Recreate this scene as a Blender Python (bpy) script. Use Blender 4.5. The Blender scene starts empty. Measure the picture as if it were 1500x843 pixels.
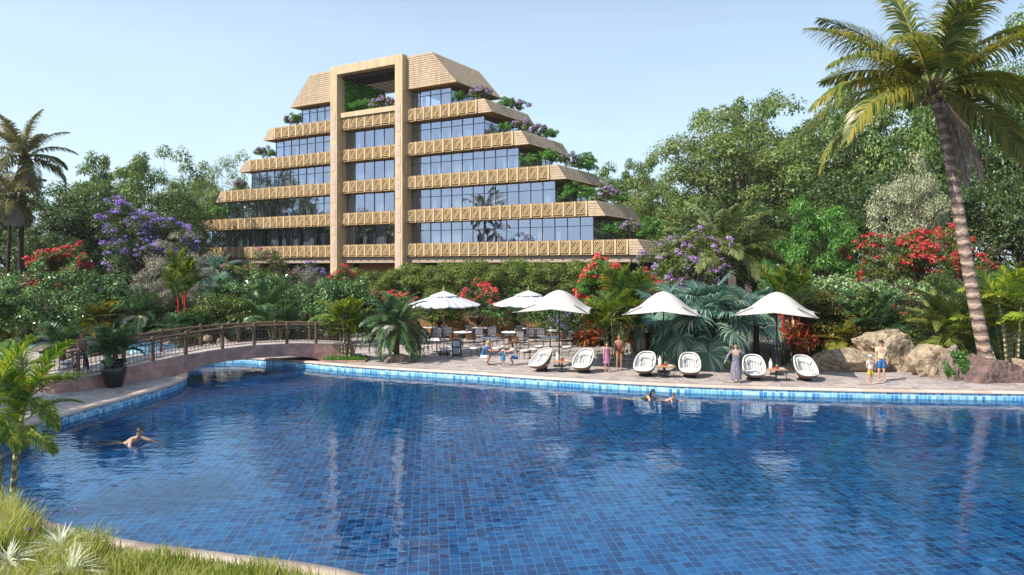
import bpy, bmesh, math, random
import numpy as np
from mathutils import Vector, Matrix
R = math.radians
sc = bpy.context.scene
COL = sc.collection
# ------------------------------------------------------------------ camera, sky, sun, exposure
H, F, HY = 5.07, 1060.0, 390.0
cam_d = bpy.data.cameras.new('camera'); cam = bpy.data.objects.new('camera', cam_d); COL.objects.link(cam)
cam.location = (0, 0, H); cam.rotation_euler = (R(90), 0, 0)
cam_d.sensor_width = 36; cam_d.lens = 36 * F / 1500; cam_d.shift_y = -(421.5 - HY) / 1500
cam_d.clip_start = .1; cam_d.clip_end = 3000
sc.camera = cam
SUN_EL, SUN_AZ = R(45), R(211)          # azimuth of the direction towards the sun, from +X, counter-clockwise
w = bpy.data.worlds.new('World'); sc.world = w; w.use_nodes = True
nt = w.node_tree; bg = nt.nodes['Background']
sky = nt.nodes.new('ShaderNodeTexSky'); sky.sky_type = 'NISHITA'; sky.sun_disc = False
sky.sun_elevation = SUN_EL; sky.sun_rotation = R(90) - SUN_AZ
sky.air_density = 1.0; sky.dust_density = .6; sky.ozone_density = 1.5
pale = nt.nodes.new('ShaderNodeMix'); pale.data_type = 'RGBA'; pale.inputs[0].default_value = .42; pale.inputs[7].default_value = (5.9, 7.5, 9.0, 1)   # milky high haze over the blue
wtc = nt.nodes.new('ShaderNodeTexCoord'); wsp = nt.nodes.new('ShaderNodeSeparateXYZ'); nt.links.new(wtc.outputs['Generated'], wsp.inputs[0])
wr = nt.nodes.new('ShaderNodeMapRange'); wr.inputs['From Min'].default_value = .0; wr.inputs['From Max'].default_value = .42; wr.inputs['To Min'].default_value = .62; wr.inputs['To Max'].default_value = .20
wx = nt.nodes.new('ShaderNodeMath'); wx.operation = 'MULTIPLY_ADD'; wx.inputs[1].default_value = -.16; wx.use_clamp = True
wn = nt.nodes.new('ShaderNodeTexNoise'); wn.inputs['Scale'].default_value = 2.2; wn.inputs['Detail'].default_value = 7; wn.inputs['Distortion'].default_value = .8
wm = nt.nodes.new('ShaderNodeMapping'); wm.inputs['Scale'].default_value = (1, 1, 4.5); nt.links.new(wtc.outputs['Generated'], wm.inputs[0]); nt.links.new(wm.outputs[0], wn.inputs['Vector'])
wa = nt.nodes.new('ShaderNodeMath'); wa.operation = 'MULTIPLY_ADD'; wa.inputs[1].default_value = .30; wa.use_clamp = True   # faint wisps
nt.links.new(wsp.outputs[2], wr.inputs['Value']); nt.links.new(wsp.outputs[0], wx.inputs[0]); nt.links.new(wr.outputs[0], wx.inputs[2]); nt.links.new(wn.outputs[0], wa.inputs[0]); nt.links.new(wx.outputs[0], wa.inputs[2]); nt.links.new(wa.outputs[0], pale.inputs[0])   # paler towards the horizon and the sun
nt.links.new(sky.outputs[0], pale.inputs[6]); nt.links.new(pale.outputs[2], bg.inputs[0]); bg.inputs[1].default_value = .112
sd = bpy.data.lights.new('sun', 'SUN'); sd.energy = 5.0; sd.angle = R(.5); sd.color = (1, .93, .82)
sun = bpy.data.objects.new('sun', sd); COL.objects.link(sun)
sv = Vector((math.cos(SUN_EL) * math.cos(SUN_AZ), math.cos(SUN_EL) * math.sin(SUN_AZ), math.sin(SUN_EL)))
sun.rotation_euler = sv.to_track_quat('Z', 'Y').to_euler(); sun.location = (-40, -30, 60)
sc.view_settings.view_transform = 'Standard'; sc.view_settings.look = 'None'
sc.view_settings.exposure = 0.45; sc.view_settings.gamma = 1
sc.cycles.max_bounces = 8; sc.cycles.transparent_max_bounces = 16
sc.cycles.caustics_reflective = False; sc.cycles.caustics_refractive = True; sd.cycles.use_multiple_importance_sampling = False; sc.cycles.sample_clamp_indirect = 4
try:
    sc.cycles.use_denoising = True
except Exception: pass

# ------------------------------------------------------------------ helpers: pixel of the photo -> place
def PX(x, d): return (x - 750) / F * d
def PZ(y, d): return H + (HY - y) / F * d
def GD(y, z=0.): return (H - z) * F / (y - HY)
def GP(x, y, z=0.):
    d = GD(y, z); return (PX(x, d), d, z)

# ------------------------------------------------------------------ materials
def mat(name, col=(.5, .5, .5), rough=.6, spec=.3, metal=0., noise=0., nscale=4., bump=0., bscale=20., col2=None, bdist=.05):
    m = bpy.data.materials.new(name); m.use_nodes = True
    n = m.node_tree.nodes; l = m.node_tree.links; p = n['Principled BSDF']
    p.inputs['Base Color'].default_value = (*col, 1); p.inputs['Roughness'].default_value = rough
    p.inputs['Specular IOR Level'].default_value = spec; p.inputs['Metallic'].default_value = metal
    if noise or col2:
        tc = n.new('ShaderNodeTexCoord'); tx = n.new('ShaderNodeTexNoise'); tx.inputs['Scale'].default_value = nscale
        tx.inputs['Detail'].default_value = 6; tx.inputs['Roughness'].default_value = .65
        rp = n.new('ShaderNodeValToRGB'); c2 = col2 or tuple(c * (1 - noise) for c in col)
        rp.color_ramp.elements[0].position = .35; rp.color_ramp.elements[1].position = .68
        rp.color_ramp.elements[0].color = (*c2, 1); rp.color_ramp.elements[1].color = (*col, 1)
        l.new(tc.outputs['Object'], tx.inputs['Vector']); l.new(tx.outputs[0], rp.inputs[0]); l.new(rp.outputs[0], p.inputs['Base Color'])
    if bump:
        tc = n.new('ShaderNodeTexCoord'); tx = n.new('ShaderNodeTexNoise'); tx.inputs['Scale'].default_value = bscale
        tx.inputs['Detail'].default_value = 5
        b = n.new('ShaderNodeBump'); b.inputs['Strength'].default_value = bump; b.inputs['Distance'].default_value = bdist
        l.new(tc.outputs['Object'], tx.inputs['Vector']); l.new(tx.outputs[0], b.inputs['Height']); l.new(b.outputs[0], p.inputs['Normal'])
    return m

def leafmat(name, cols, trans=.28, rough=.42, spec=.4, nscale=.35, gain=1.):
    """colour differs leaf by leaf (random per island) and drifts slowly through the plant"""
    m = bpy.data.materials.new(name); m.use_nodes = True
    n = m.node_tree.nodes; l = m.node_tree.links; p = n['Principled BSDF']; out = n['Material Output']
    g = n.new('ShaderNodeNewGeometry'); rp = n.new('ShaderNodeValToRGB'); rp.color_ramp.interpolation = 'LINEAR'
    e = rp.color_ramp.elements
    while len(e) < len(cols): e.new(.5)
    for i, c in enumerate(cols):
        e[i].position = i / max(1, len(cols) - 1); e[i].color = (*[q * gain for q in c], 1)
    tc = n.new('ShaderNodeTexCoord'); tx = n.new('ShaderNodeTexNoise'); tx.inputs['Scale'].default_value = nscale; tx.inputs['Detail'].default_value = 2
    l.new(tc.outputs['Object'], tx.inputs['Vector'])
    ma = n.new('ShaderNodeMath'); ma.operation = 'MULTIPLY_ADD'; ma.inputs[1].default_value = .9; ma.inputs[2].default_value = -.45
    l.new(tx.outputs[0], ma.inputs[0])
    ad = n.new('ShaderNodeMath'); ad.operation = 'ADD'; ad.use_clamp = True
    l.new(ma.outputs[0], ad.inputs[0]); l.new(g.outputs['Random Per Island'], ad.inputs[1])
    l.new(ad.outputs[0], rp.inputs[0]); l.new(rp.outputs[0], p.inputs['Base Color'])
    p.inputs['Roughness'].default_value = rough; p.inputs['Specular IOR Level'].default_value = spec
    if trans:
        t = n.new('ShaderNodeBsdfTranslucent'); mx = n.new('ShaderNodeMixShader'); mx.inputs[0].default_value = trans
        hs = n.new('ShaderNodeHueSaturation'); hs.inputs['Hue'].default_value = .485; hs.inputs['Saturation'].default_value = 1.1; hs.inputs['Value'].default_value = 1.5
        l.new(rp.outputs[0], hs.inputs['Color']); l.new(hs.outputs[0], t.inputs['Color'])
        l.new(p.outputs[0], mx.inputs[1]); l.new(t.outputs[0], mx.inputs[2]); l.new(mx.outputs[0], out.inputs[0])
    return m

# ------------------------------------------------------------------ objects
def tag(o, label=None, cat=None, group=None, kind=None):
    if label: o['label'] = label
    if cat: o['category'] = cat
    if group: o['group'] = group
    if kind: o['kind'] = kind
    return o
def empty(name, loc=(0, 0, 0), rz=0., label=None, cat=None, group=None, scale=None):
    o = bpy.data.objects.new(name, None); COL.objects.link(o); o.location = loc; o.rotation_euler = (0, 0, rz)
    o.empty_display_size = .2
    if scale: o.scale = scale
    return tag(o, label, cat, group)
def link(name, me, m, parent=None, loc=None):
    o = bpy.data.objects.new(name, me); COL.objects.link(o)
    if m is not None and len(me.materials) == 0: me.materials.append(m)
    if parent: o.parent = parent
    if loc: o.location = loc
    return o
def copy_tree(o, parent=None, **kw):
    c = o.copy(); COL.objects.link(c)
    if parent: c.parent = parent
    for ch in o.children: copy_tree(ch, c)
    return c
def npmesh(name, v, f, smooth=False):
    v = np.asarray(v, dtype=np.float32); f = np.asarray(f, dtype=np.int32)
    me = bpy.data.meshes.new(name); me.vertices.add(len(v)); me.vertices.foreach_set('co', v.ravel())
    k = f.shape[1]; me.loops.add(f.size); me.loops.foreach_set('vertex_index', f.ravel())
    me.polygons.add(len(f)); me.polygons.foreach_set('loop_start', np.arange(0, f.size, k, dtype=np.int32))
    me.update(calc_edges=True)
    if smooth: me.polygons.foreach_set('use_smooth', np.ones(len(f), dtype=bool))
    return me
def cat(parts):
    vs, fs, o = [], [], 0
    for v, f in parts:
        if len(v) == 0: continue
        vs.append(np.asarray(v, float)); fs.append(np.asarray(f, int) + o); o += len(v)
    return np.concatenate(vs), np.concatenate(fs)
def npobj(name, parts, m, parent=None, smooth=False):
    v, f = cat(parts) if isinstance(parts, list) else parts
    return link(name, npmesh(name, v, f, smooth), m, parent)

class MB:
    """collects boxes, bars and tubes and links them as ONE mesh"""
    def __init__(s): s.v, s.f = [], []
    def add(s, v, f):
        o = len(s.v); s.v += [tuple(p) for p in v]; s.f += [tuple(i + o for i in q) for q in f]; return s
    def box(s, x0, x1, y0, y1, z0, z1):
        v = [(x, y, z) for x in (x0, x1) for y in (y0, y1) for z in (z0, z1)]
        return s.add(v, [(0, 1, 3, 2), (4, 6, 7, 5), (0, 4, 5, 1), (2, 3, 7, 6), (0, 2, 6, 4), (1, 5, 7, 3)])
    def bar(s, a, b, wd, th, up=(0, 0, 1)):
        a = Vector(a); b = Vector(b); d = (b - a).normalized(); u = Vector(up)
        x = d.cross(u)
        if x.length < 1e-4: x = d.cross(Vector((1, 0, 0)))
        x.normalize(); y = x.cross(d)
        v = [p + x * (i * wd / 2) + y * (j * th / 2) for p in (a, b) for i, j in ((-1, -1), (1, -1), (1, 1), (-1, 1))]
        return s.add(v, [(0, 1, 2, 3), (7, 6, 5, 4), (0, 4, 5, 1), (1, 5, 6, 2), (2, 6, 7, 3), (3, 7, 4, 0)])
    def tube(s, pts, rad, n=8, caps=True):
        v, f = tube(pts, rad, n); s.add(v, f)
        if caps:
            k = len(s.v); s.f.append(tuple(range(k - n, k))); k0 = k - len(v); s.f.append(tuple(reversed(range(k0, k0 + n))))
        return s
    def lathe(s, prof, n=20, c=(0, 0, 0), sx=1., sy=1.):
        o = len(s.v)
        for r, z in prof:
            for i in range(n):
                a = 2 * math.pi * i / n; s.v.append((c[0] + r * sx * math.cos(a), c[1] + r * sy * math.sin(a), c[2] + z))
        for j in range(len(prof) - 1):
            for i in range(n):
                a = o + j * n + i; b = o + j * n + (i + 1) % n; s.f.append((a, b, b + n, a + n))
        s.f.append(tuple(reversed(range(o, o + n)))); k = o + (len(prof) - 1) * n; s.f.append(tuple(range(k, k + n)))
        return s
    def ball(s, c, rx, ry=None, rz=None, n=12):
        ry = ry or rx; rz = rz or rx
        prof = [(math.sin(math.pi * k / 8), -math.cos(math.pi * k / 8)) for k in range(1, 8)]
        o = len(s.v)
        s.lathe(prof, n)
        for i in range(o, len(s.v)):
            p = s.v[i]; s.v[i] = (c[0] + p[0] * rx, c[1] + p[1] * ry, c[2] + p[2] * rz)
        return s
    def mesh(s, name, smooth=False):
        me = bpy.data.meshes.new(name); me.from_pydata(s.v, [], s.f); me.update()
        if smooth:
            me.polygons.foreach_set('use_smooth', np.ones(len(me.polygons), dtype=bool))
        return me
    def build(s, name, m, parent=None, smooth=False, bevel=0, auto=False):
        me = s.mesh(name, smooth); o = link(name, me, m, parent)
        if bevel:
            b = o.modifiers.new('bevel', 'BEVEL'); b.width = bevel; b.segments = 2; b.limit_method = 'ANGLE'
        if smooth and auto:
            try: me.set_sharp_from_angle(angle=R(40))
            except Exception: pass
        return o

def tube(pts, rad, n=6):
    pts = [Vector(p) for p in pts]; v, f = [], []
    up = Vector((0, 0, 1))
    x = None
    for i, p in enumerate(pts):
        t = (pts[min(i + 1, len(pts) - 1)] - pts[max(i - 1, 0)])
        t = t.normalized() if t.length > 1e-9 else Vector((0, 0, 1))
        if x is None:
            x = t.cross(Vector((.3, .9, .1))); x.normalize()
        x = (x - t * x.dot(t)); x = x.normalized() if x.length > 1e-6 else t.orthogonal().normalized()
        y = t.cross(x)
        r = rad[i] if hasattr(rad, '__len__') else rad
        for k in range(n):
            a = 2 * math.pi * k / n; v.append(tuple(p + x * (r * math.cos(a)) + y * (r * math.sin(a))))
    for i in range(len(pts) - 1):
        for k in range(n):
            a = i * n + k; b = i * n + (k + 1) % n; f.append((a, b, b + n, a + n))
    return v, f
def catmull(pts, n=8, closed=False):
    P = [Vector(p) for p in pts]; N = len(P); out = []
    rng = range(N if closed else N - 1)
    for i in rng:
        if closed: a, b, c, d = P[(i - 1) % N], P[i], P[(i + 1) % N], P[(i + 2) % N]
        else: a, b, c, d = P[max(i - 1, 0)], P[i], P[i + 1], P[min(i + 2, N - 1)]
        for k in range(n):
            t = k / n
            out.append(.5 * ((2 * b) + (c - a) * t + (2 * a - 5 * b + 4 * c - d) * t * t + (3 * b - a - 3 * c + d) * t ** 3))
    if not closed: out.append(P[-1])
    return out

# ------------------------------------------------------------------ foliage
def unit(a): return a / np.maximum(np.linalg.norm(a, axis=-1, keepdims=True), 1e-9)
def leaves(c, nrm, ax, L, Wd, fold=.18):
    """one folded diamond-shaped leaf per row"""
    nrm = unit(nrm); ax = unit(ax - nrm * (ax * nrm).sum(-1, keepdims=True)); sd_ = np.cross(nrm, ax)
    L = np.broadcast_to(np.asarray(L, float).reshape(-1, 1), (len(c), 1)); Wd = np.broadcast_to(np.asarray(Wd, float).reshape(-1, 1), (len(c), 1))
    a = c; b = c + ax * L * .45 + sd_ * Wd * .5 + nrm * Wd * fold; t = c + ax * L - nrm * L * .12; d = c + ax * L * .45 - sd_ * Wd * .5 + nrm * Wd * fold
    v = np.stack([a, b, t, d], 1).reshape(-1, 3); f = np.arange(len(c) * 4).reshape(-1, 4)
    return v, f
def clump_centres(rg, n, rx, ry, rz, inner=.5, lob=.22, low=-1.):
    u = unit(rg.normal(size=(n * 3, 3))); u = u[u[:, 2] > low][:n]
    ph = rg.uniform(0, 6.28, 6); az = np.arctan2(u[:, 1], u[:, 0])
    k = 1 + lob * (np.sin(2 * az + ph[0]) * .5 + np.sin(3 * az + ph[1] + 3 * u[:, 2]) * .5 + np.sin(5 * u[:, 2] + ph[2]) * .4)
    r = inner + (1 - inner) * rg.random(len(u)) ** .6
    return u * (r * k)[:, None] * np.array([rx, ry, rz])
def clump_leaves(rg, cc, per, rc, L, Wd, up=.5, flat=.75, jit=.7):
    n = len(cc); rcs = rc * rg.uniform(.65, 1.3, n)
    o = unit(rg.normal(size=(n, per, 3))); o[..., 2] = np.abs(o[..., 2]) * 1.2 - .35
    o = unit(o); p = cc[:, None, :] + o * (rcs[:, None, None] * (.45 + .6 * rg.random((n, per, 1)))) * np.array([1, 1, flat])
    c = p.reshape(-1, 3); o = o.reshape(-1, 3)
    nr = unit(o + np.array([0, 0, up]) + rg.normal(size=c.shape) * jit * .6); ax = o + rg.normal(size=c.shape) * jit + np.array([0, 0, -.15])
    return leaves(c, nr, ax, L * rg.uniform(.65, 1.25, len(c)), Wd * rg.uniform(.7, 1.2, len(c)))
def limbs(rg, cc, top, base_r, fork=.45, n=None, droop=.0):
    """tapered limbs from the trunk to the clumps"""
    out = []
    idx = rg.permutation(len(cc))[:n or len(cc)]
    for i in idx:
        e = cc[i]; s0 = np.array([top[0], top[1], top[2] * (fork + (1 - fork) * rg.random())])
        m = (s0 + e) / 2 + np.array([0, 0, -.12 * abs(e[2] - s0[2]) + .08 * np.linalg.norm(e - s0)]) + rg.normal(size=3) * .05 * np.linalg.norm(e - s0)
        q = (m + e) / 2 + rg.normal(size=3) * .04 * np.linalg.norm(e - s0)
        r = base_r * rg.uniform(.25, .5); out.append(tube([s0, m, q, e], [r, r * .6, r * .4, r * .12], 5))
    return out

def frond(rg, L=4., n=46, ll=.85, lw=.05, el=.9, droop=1.2, ang=(68, 30), hang=.6, base=.12, vee=.25, rr=.035, kink=.12):
    """feather leaf along +X: rachis curve and two rows of strap leaflets; returns (rachis, leaflets)"""
    m = 16; s = np.linspace(0, 1, m); th = el - droop * s ** 1.35
    dx = np.cos(th) * L / (m - 1); dz = np.sin(th) * L / (m - 1)
    x = np.concatenate([[0], np.cumsum(dx)[:-1]]); z = np.concatenate([[0], np.cumsum(dz)[:-1]]); y = kink * L * .5 * (s ** 2) * rg.uniform(-1, 1)
    P = np.stack([x, y, z], 1)
    rach = tube(P, [rr * (1 - .85 * t) + .004 for t in s], 5)
    t = np.linspace(base, .985, n); out = []
    pi = np.stack([np.interp(t, s, P[:, k]) for k in range(3)], 1); thi = np.interp(t, s, th)
    T = np.stack([np.cos(thi), np.zeros(n), np.sin(thi)], 1); N = np.stack([-np.sin(thi), np.zeros(n), np.cos(thi)], 1)
    prof = np.clip(np.sin(np.pi * (.12 + .8 * t ** .9)), .25, 1)
    for sgn in (-1, 1):
        a = np.radians(ang[0] + (ang[1] - ang[0]) * t) + rg.normal(size=n) * .08
        S = np.array([0, sgn, 0.])
        d = T * np.cos(a)[:, None] + S * np.sin(a)[:, None] + N * (vee + rg.normal(size=n) * .09)[:, None]; d = unit(d)
        l = (ll * prof * rg.uniform(.85, 1.1, n))[:, None]
        g = np.array([0, 0, -1.])
        p1 = pi + d * l * .4; d2 = unit(d + g * hang * rg.uniform(.7, 1.3, (n, 1))); p2 = p1 + d2 * l * .35; d3 = unit(d2 + g * hang * 1.2); p3 = p2 + d3 * l * .3
        wv = unit(np.cross(d, N)); wv = unit(wv * .9 + N * .35)
        wv2 = wv
        v = np.stack([pi - wv * lw * .35, pi + wv * lw * .35, p1 - wv * lw * .5, p1 + wv * lw * .5, p2 - wv2 * lw * .4, p2 + wv2 * lw * .4, p3 - wv2 * lw * .06, p3 + wv2 * lw * .06], 1).reshape(-1, 3)
        k = np.arange(n)[:, None] * 8
        f = np.concatenate([k + np.array([[0, 1, 3, 2]]), k + np.array([[2, 3, 5, 4]]), k + np.array([[4, 5, 7, 6]])], 0)
        out.append((v, f))
    return rach, cat(out)
def xf(part, az=0., loc=(0, 0, 0), roll=0., s=1.):
    v = np.asarray(part[0], float) * s
    if roll:
        c, q = math.cos(roll), math.sin(roll); v = v @ np.array([[1, 0, 0], [0, c, q], [0, -q, c]])
    c, q = math.cos(az), math.sin(az)
    return (v @ np.array([[c, q, 0], [-q, c, 0], [0, 0, 1]]) + np.array(loc), part[1])
def fan(rg, pet=1.2, L=.9, n=30, spread=300, w=.06, el=.8, droop=.5, tilt=.5, hang=.5):
    """palmate leaf on a petiole along +X"""
    m = 7; s = np.linspace(0, 1, m); th = el - droop * s
    x = np.concatenate([[0], np.cumsum(np.cos(th) * pet / (m - 1))[:-1]]); z = np.concatenate([[0], np.cumsum(np.sin(th) * pet / (m - 1))[:-1]])
    P = np.stack([x, 0 * x, z], 1); pt = tube(P, .018, 5); o = P[-1]; e = th[-1] - tilt
    T = np.array([math.cos(e), 0, math.sin(e)]); S = np.array([0, 1., 0]); N = np.array([-math.sin(e), 0, math.cos(e)])
    a = np.radians(np.linspace(-spread / 2, spread / 2, n)) + rg.normal(size=n) * .02
    d = T * np.cos(a)[:, None] + S * np.sin(a)[:, None] + N * .12
    d = unit(d); wv = unit(-T * np.sin(a)[:, None] + S * np.cos(a)[:, None]); l = (L * (.72 + .28 * np.cos(a / 2)) * rg.uniform(.9, 1.08, n))[:, None]
    g = np.array([0, 0, -1.]); hz = hang * rg.uniform(.6, 1.4, (n, 1))
    p1 = o + d * l * .5; d2 = unit(d + g * hz * .6); p2 = p1 + d2 * l * .3; p3 = p2 + unit(d2 + g * hz * 1.3) * l * .25
    w1 = L * math.radians(spread) / n * .55
    def pr(p, ww): return p - wv * ww / 2, p + wv * ww / 2
    fo = N * w1 * .25
    v = np.stack([*pr(np.broadcast_to(o, p1.shape), w1 * .12), *pr(p1 + fo, w1), *pr(p2, w1 * .75), *pr(p3, w1 * .08)], 1).reshape(-1, 3)
    k = np.arange(n)[:, None] * 8
    f = np.concatenate([k + np.array([[0, 1, 3, 2]]), k + np.array([[2, 3, 5, 4]]), k + np.array([[4, 5, 7, 6]])], 0)
    return pt, (v, f)
# ================================================================== THE SETTING: ground, deck, pool
def struct(name, me, m, label=None): return tag(link(name, me, m), label, None, None, 'structure')
WZ = -.30
POOL = [GP(1500, 576)[:2], GP(1250, 572)[:2], GP(1000, 565)[:2], GP(800, 554.5)[:2], GP(700, 547.5)[:2], GP(580, 540.5)[:2], GP(500, 535)[:2], (-11.1, 38.4),
        (-12.9, 39.2), (-15.2, 40.1), (-17.4, 39.9), (-18.3, 38.0), (-17.2, 35.8), (-15.3, 34.0), (-14.6, 31.6), (-14.75, 28.6), (-15.2, 25.2), (-15.4, 22.2), (-15.0, 19.4), (-13.2, 16.8),
        GP(80, 770)[:2], GP(200, 797)[:2], GP(350, 817)[:2], GP(520, 843)[:2], (1.2, 9.6), (6, 7.6), (12, 6.2), (20, 6.5), (28, 10), (33, 17), (31, 25.5), (26, 28.2)]
loop = [Vector((p[0], p[1], 0)) for p in catmull([(x, y, 0) for x, y in POOL], 7, True)]
def offset_loop(lp, k):
    n = len(lp); out = []
    for i in range(n):
        t = (lp[(i + 1) % n] - lp[i - 1]).normalized(); out.append(lp[i] + Vector((t.y, -t.x, 0)) * k)
    return out
ar = sum(loop[i].x * loop[(i + 1) % len(loop)].y - loop[(i + 1) % len(loop)].x * loop[i].y for i in range(len(loop)))
SG = 1 if ar > 0 else -1            # outward offset sign
def off(k): return offset_loop(loop, k * SG)
def sheet(name, outer, inner, z, m, label=None):
    bm = bmesh.new(); es = []
    for lp in (outer, inner):
        if not lp: continue
        vs = [bm.verts.new((p[0], p[1], z)) for p in lp]
        es += [bm.edges.new((vs[i], vs[(i + 1) % len(vs)])) for i in range(len(vs))]
    bmesh.ops.triangle_fill(bm, edges=es, use_beauty=True, use_dissolve=False)
    for f in bm.faces:
        f.normal_update()
        if f.normal.z < 0: f.normal_flip()
    me = bpy.data.meshes.new(name); bm.to_mesh(me); bm.free(); return struct(name, me, m, label)

def nodes(name):
    m = bpy.data.materials.new(name); m.use_nodes = True; t = m.node_tree
    return m, t.nodes, t.links, t.nodes['Principled BSDF']
# crazy-paving stone
def flagstone(name, cols, grout, sc_=1.25, edge=.045):
    m, n, l, p = nodes(name)
    tc = n.new('ShaderNodeTexCoord'); wn = n.new('ShaderNodeTexNoise'); wn.inputs['Scale'].default_value = 1.3
    mx = n.new('ShaderNodeVectorMath'); mx.operation = 'MULTIPLY_ADD'; mx.inputs[1].default_value = (.35, .35, 0)
    l.new(tc.outputs['Object'], wn.inputs['Vector']); l.new(wn.outputs['Color'], mx.inputs[0]); l.new(tc.outputs['Object'], mx.inputs[2])
    v1 = n.new('ShaderNodeTexVoronoi'); v1.feature = 'F1'; v2 = n.new('ShaderNodeTexVoronoi'); v2.feature = 'DISTANCE_TO_EDGE'
    for v in (v1, v2): v.inputs['Scale'].default_value = sc_; v.voronoi_dimensions = '2D'; l.new(mx.outputs[0], v.inputs['Vector'])
    sp = n.new('ShaderNodeSeparateColor'); l.new(v1.outputs['Color'], sp.inputs[0])
    rp = n.new('ShaderNodeValToRGB'); e = rp.color_ramp.elements
    while len(e) < len(cols): e.new(.5)
    for i, c in enumerate(cols): e[i].position = i / (len(cols) - 1); e[i].color = (*c, 1)
    l.new(sp.outputs[0], rp.inputs[0])
    no = n.new('ShaderNodeTexNoise'); no.inputs['Scale'].default_value = 7; no.inputs['Detail'].default_value = 6; l.new(tc.outputs['Object'], no.inputs['Vector'])
    m1 = n.new('ShaderNodeMix'); m1.data_type = 'RGBA'; m1.blend_type = 'MULTIPLY'; m1.inputs[0].default_value = .55
    l.new(rp.outputs[0], m1.inputs[6]); l.new(no.outputs[0], m1.inputs[7])
    lt = n.new('ShaderNodeMath'); lt.operation = 'LESS_THAN'; lt.inputs[1].default_value = edge; l.new(v2.outputs['Distance'], lt.inputs[0])
    m2 = n.new('ShaderNodeMix'); m2.data_type = 'RGBA'; m2.inputs[7].default_value = (*grout, 1)
    l.new(lt.outputs[0], m2.inputs[0]); l.new(m1.outputs[2], m2.inputs[6]); l.new(m2.outputs[2], p.inputs['Base Color'])
    b = n.new('ShaderNodeBump'); b.inputs['Strength'].default_value = .5; b.inputs['Distance'].default_value = .03; l.new(no.outputs[0], b.inputs['Height']); l.new(b.outputs[0], p.inputs['Normal'])
    p.inputs['Roughness'].default_value = .7; p.inputs['Specular IOR Level'].default_value = .25
    return m
M_soil = mat('soil', (.085, .062, .04), .95, .1, noise=.5, nscale=2.5, bump=.6, bscale=6)
M_deck = flagstone('flagstone_paving', [(.44, .36, .34), (.58, .50, .45), (.36, .31, .31), (.64, .55, .48)], (.52, .46, .42), 1.75, .035)
M_cope = mat('coping_stone', (.60, .44, .36), .6, .3, noise=.22, nscale=3, bump=.15)
M_pale = mat('pale_coping_stone', (.66, .55, .46), .65, .25, noise=.2, nscale=2.5, bump=.2)

sheet('ground', [(-700, -200), (700, -200), (700, 1500), (-700, 1500)], off(.62), -.02, M_soil)
DECK = [(-60, 14), (-16.7, 15.2)] + [tuple(p[:2]) for p in []] + [(-60, 60)]
deck_outer = [(-45, 17.5), (-17.2, 17.2), (-14.0, 13.0), (-9.6, 12.2), (-3, 9.4), (2, 6.8), (12, 3.2), (30, 3.2), (40, 16), (40, 40), (27, 36.3), (17, 37.5), (11, 44), (10, 53), (-12, 55), (-14, 47), (-18, 46.5), (-45, 43)]
sheet('pool_deck', deck_outer, off(.36), 0., M_deck)
# coping ring
def ring(name, k0, k1, z0, z1, m):
    a, b = off(k0), off(k1); n = len(a); v = []
    for i in range(n): v += [(a[i].x, a[i].y, z0 - .06), (a[i].x, a[i].y, z1), (b[i].x, b[i].y, z1), (b[i].x, b[i].y, z0 - .06)]
    f = []
    for i in range(n):
        j = (i + 1) % n
        for k in range(3): f.append((i * 4 + k, j * 4 + k, j * 4 + k + 1, i * 4 + k + 1))
    me = npmesh(name, v, f); s_ = [0.]
    for i in range(n): s_.append(s_[-1] + (a[(i + 1) % n] - a[i]).length)
    uv = []
    for i in range(n):
        for k in range(3): uv += [(s_[i], k), (s_[i + 1], k), (s_[i + 1], k + 1), (s_[i], k + 1)]
    u = me.uv_layers.new(name='UVMap'); u.data.foreach_set('uv', np.array(uv, dtype=np.float32).ravel())
    return struct(name, me, m)

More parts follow.
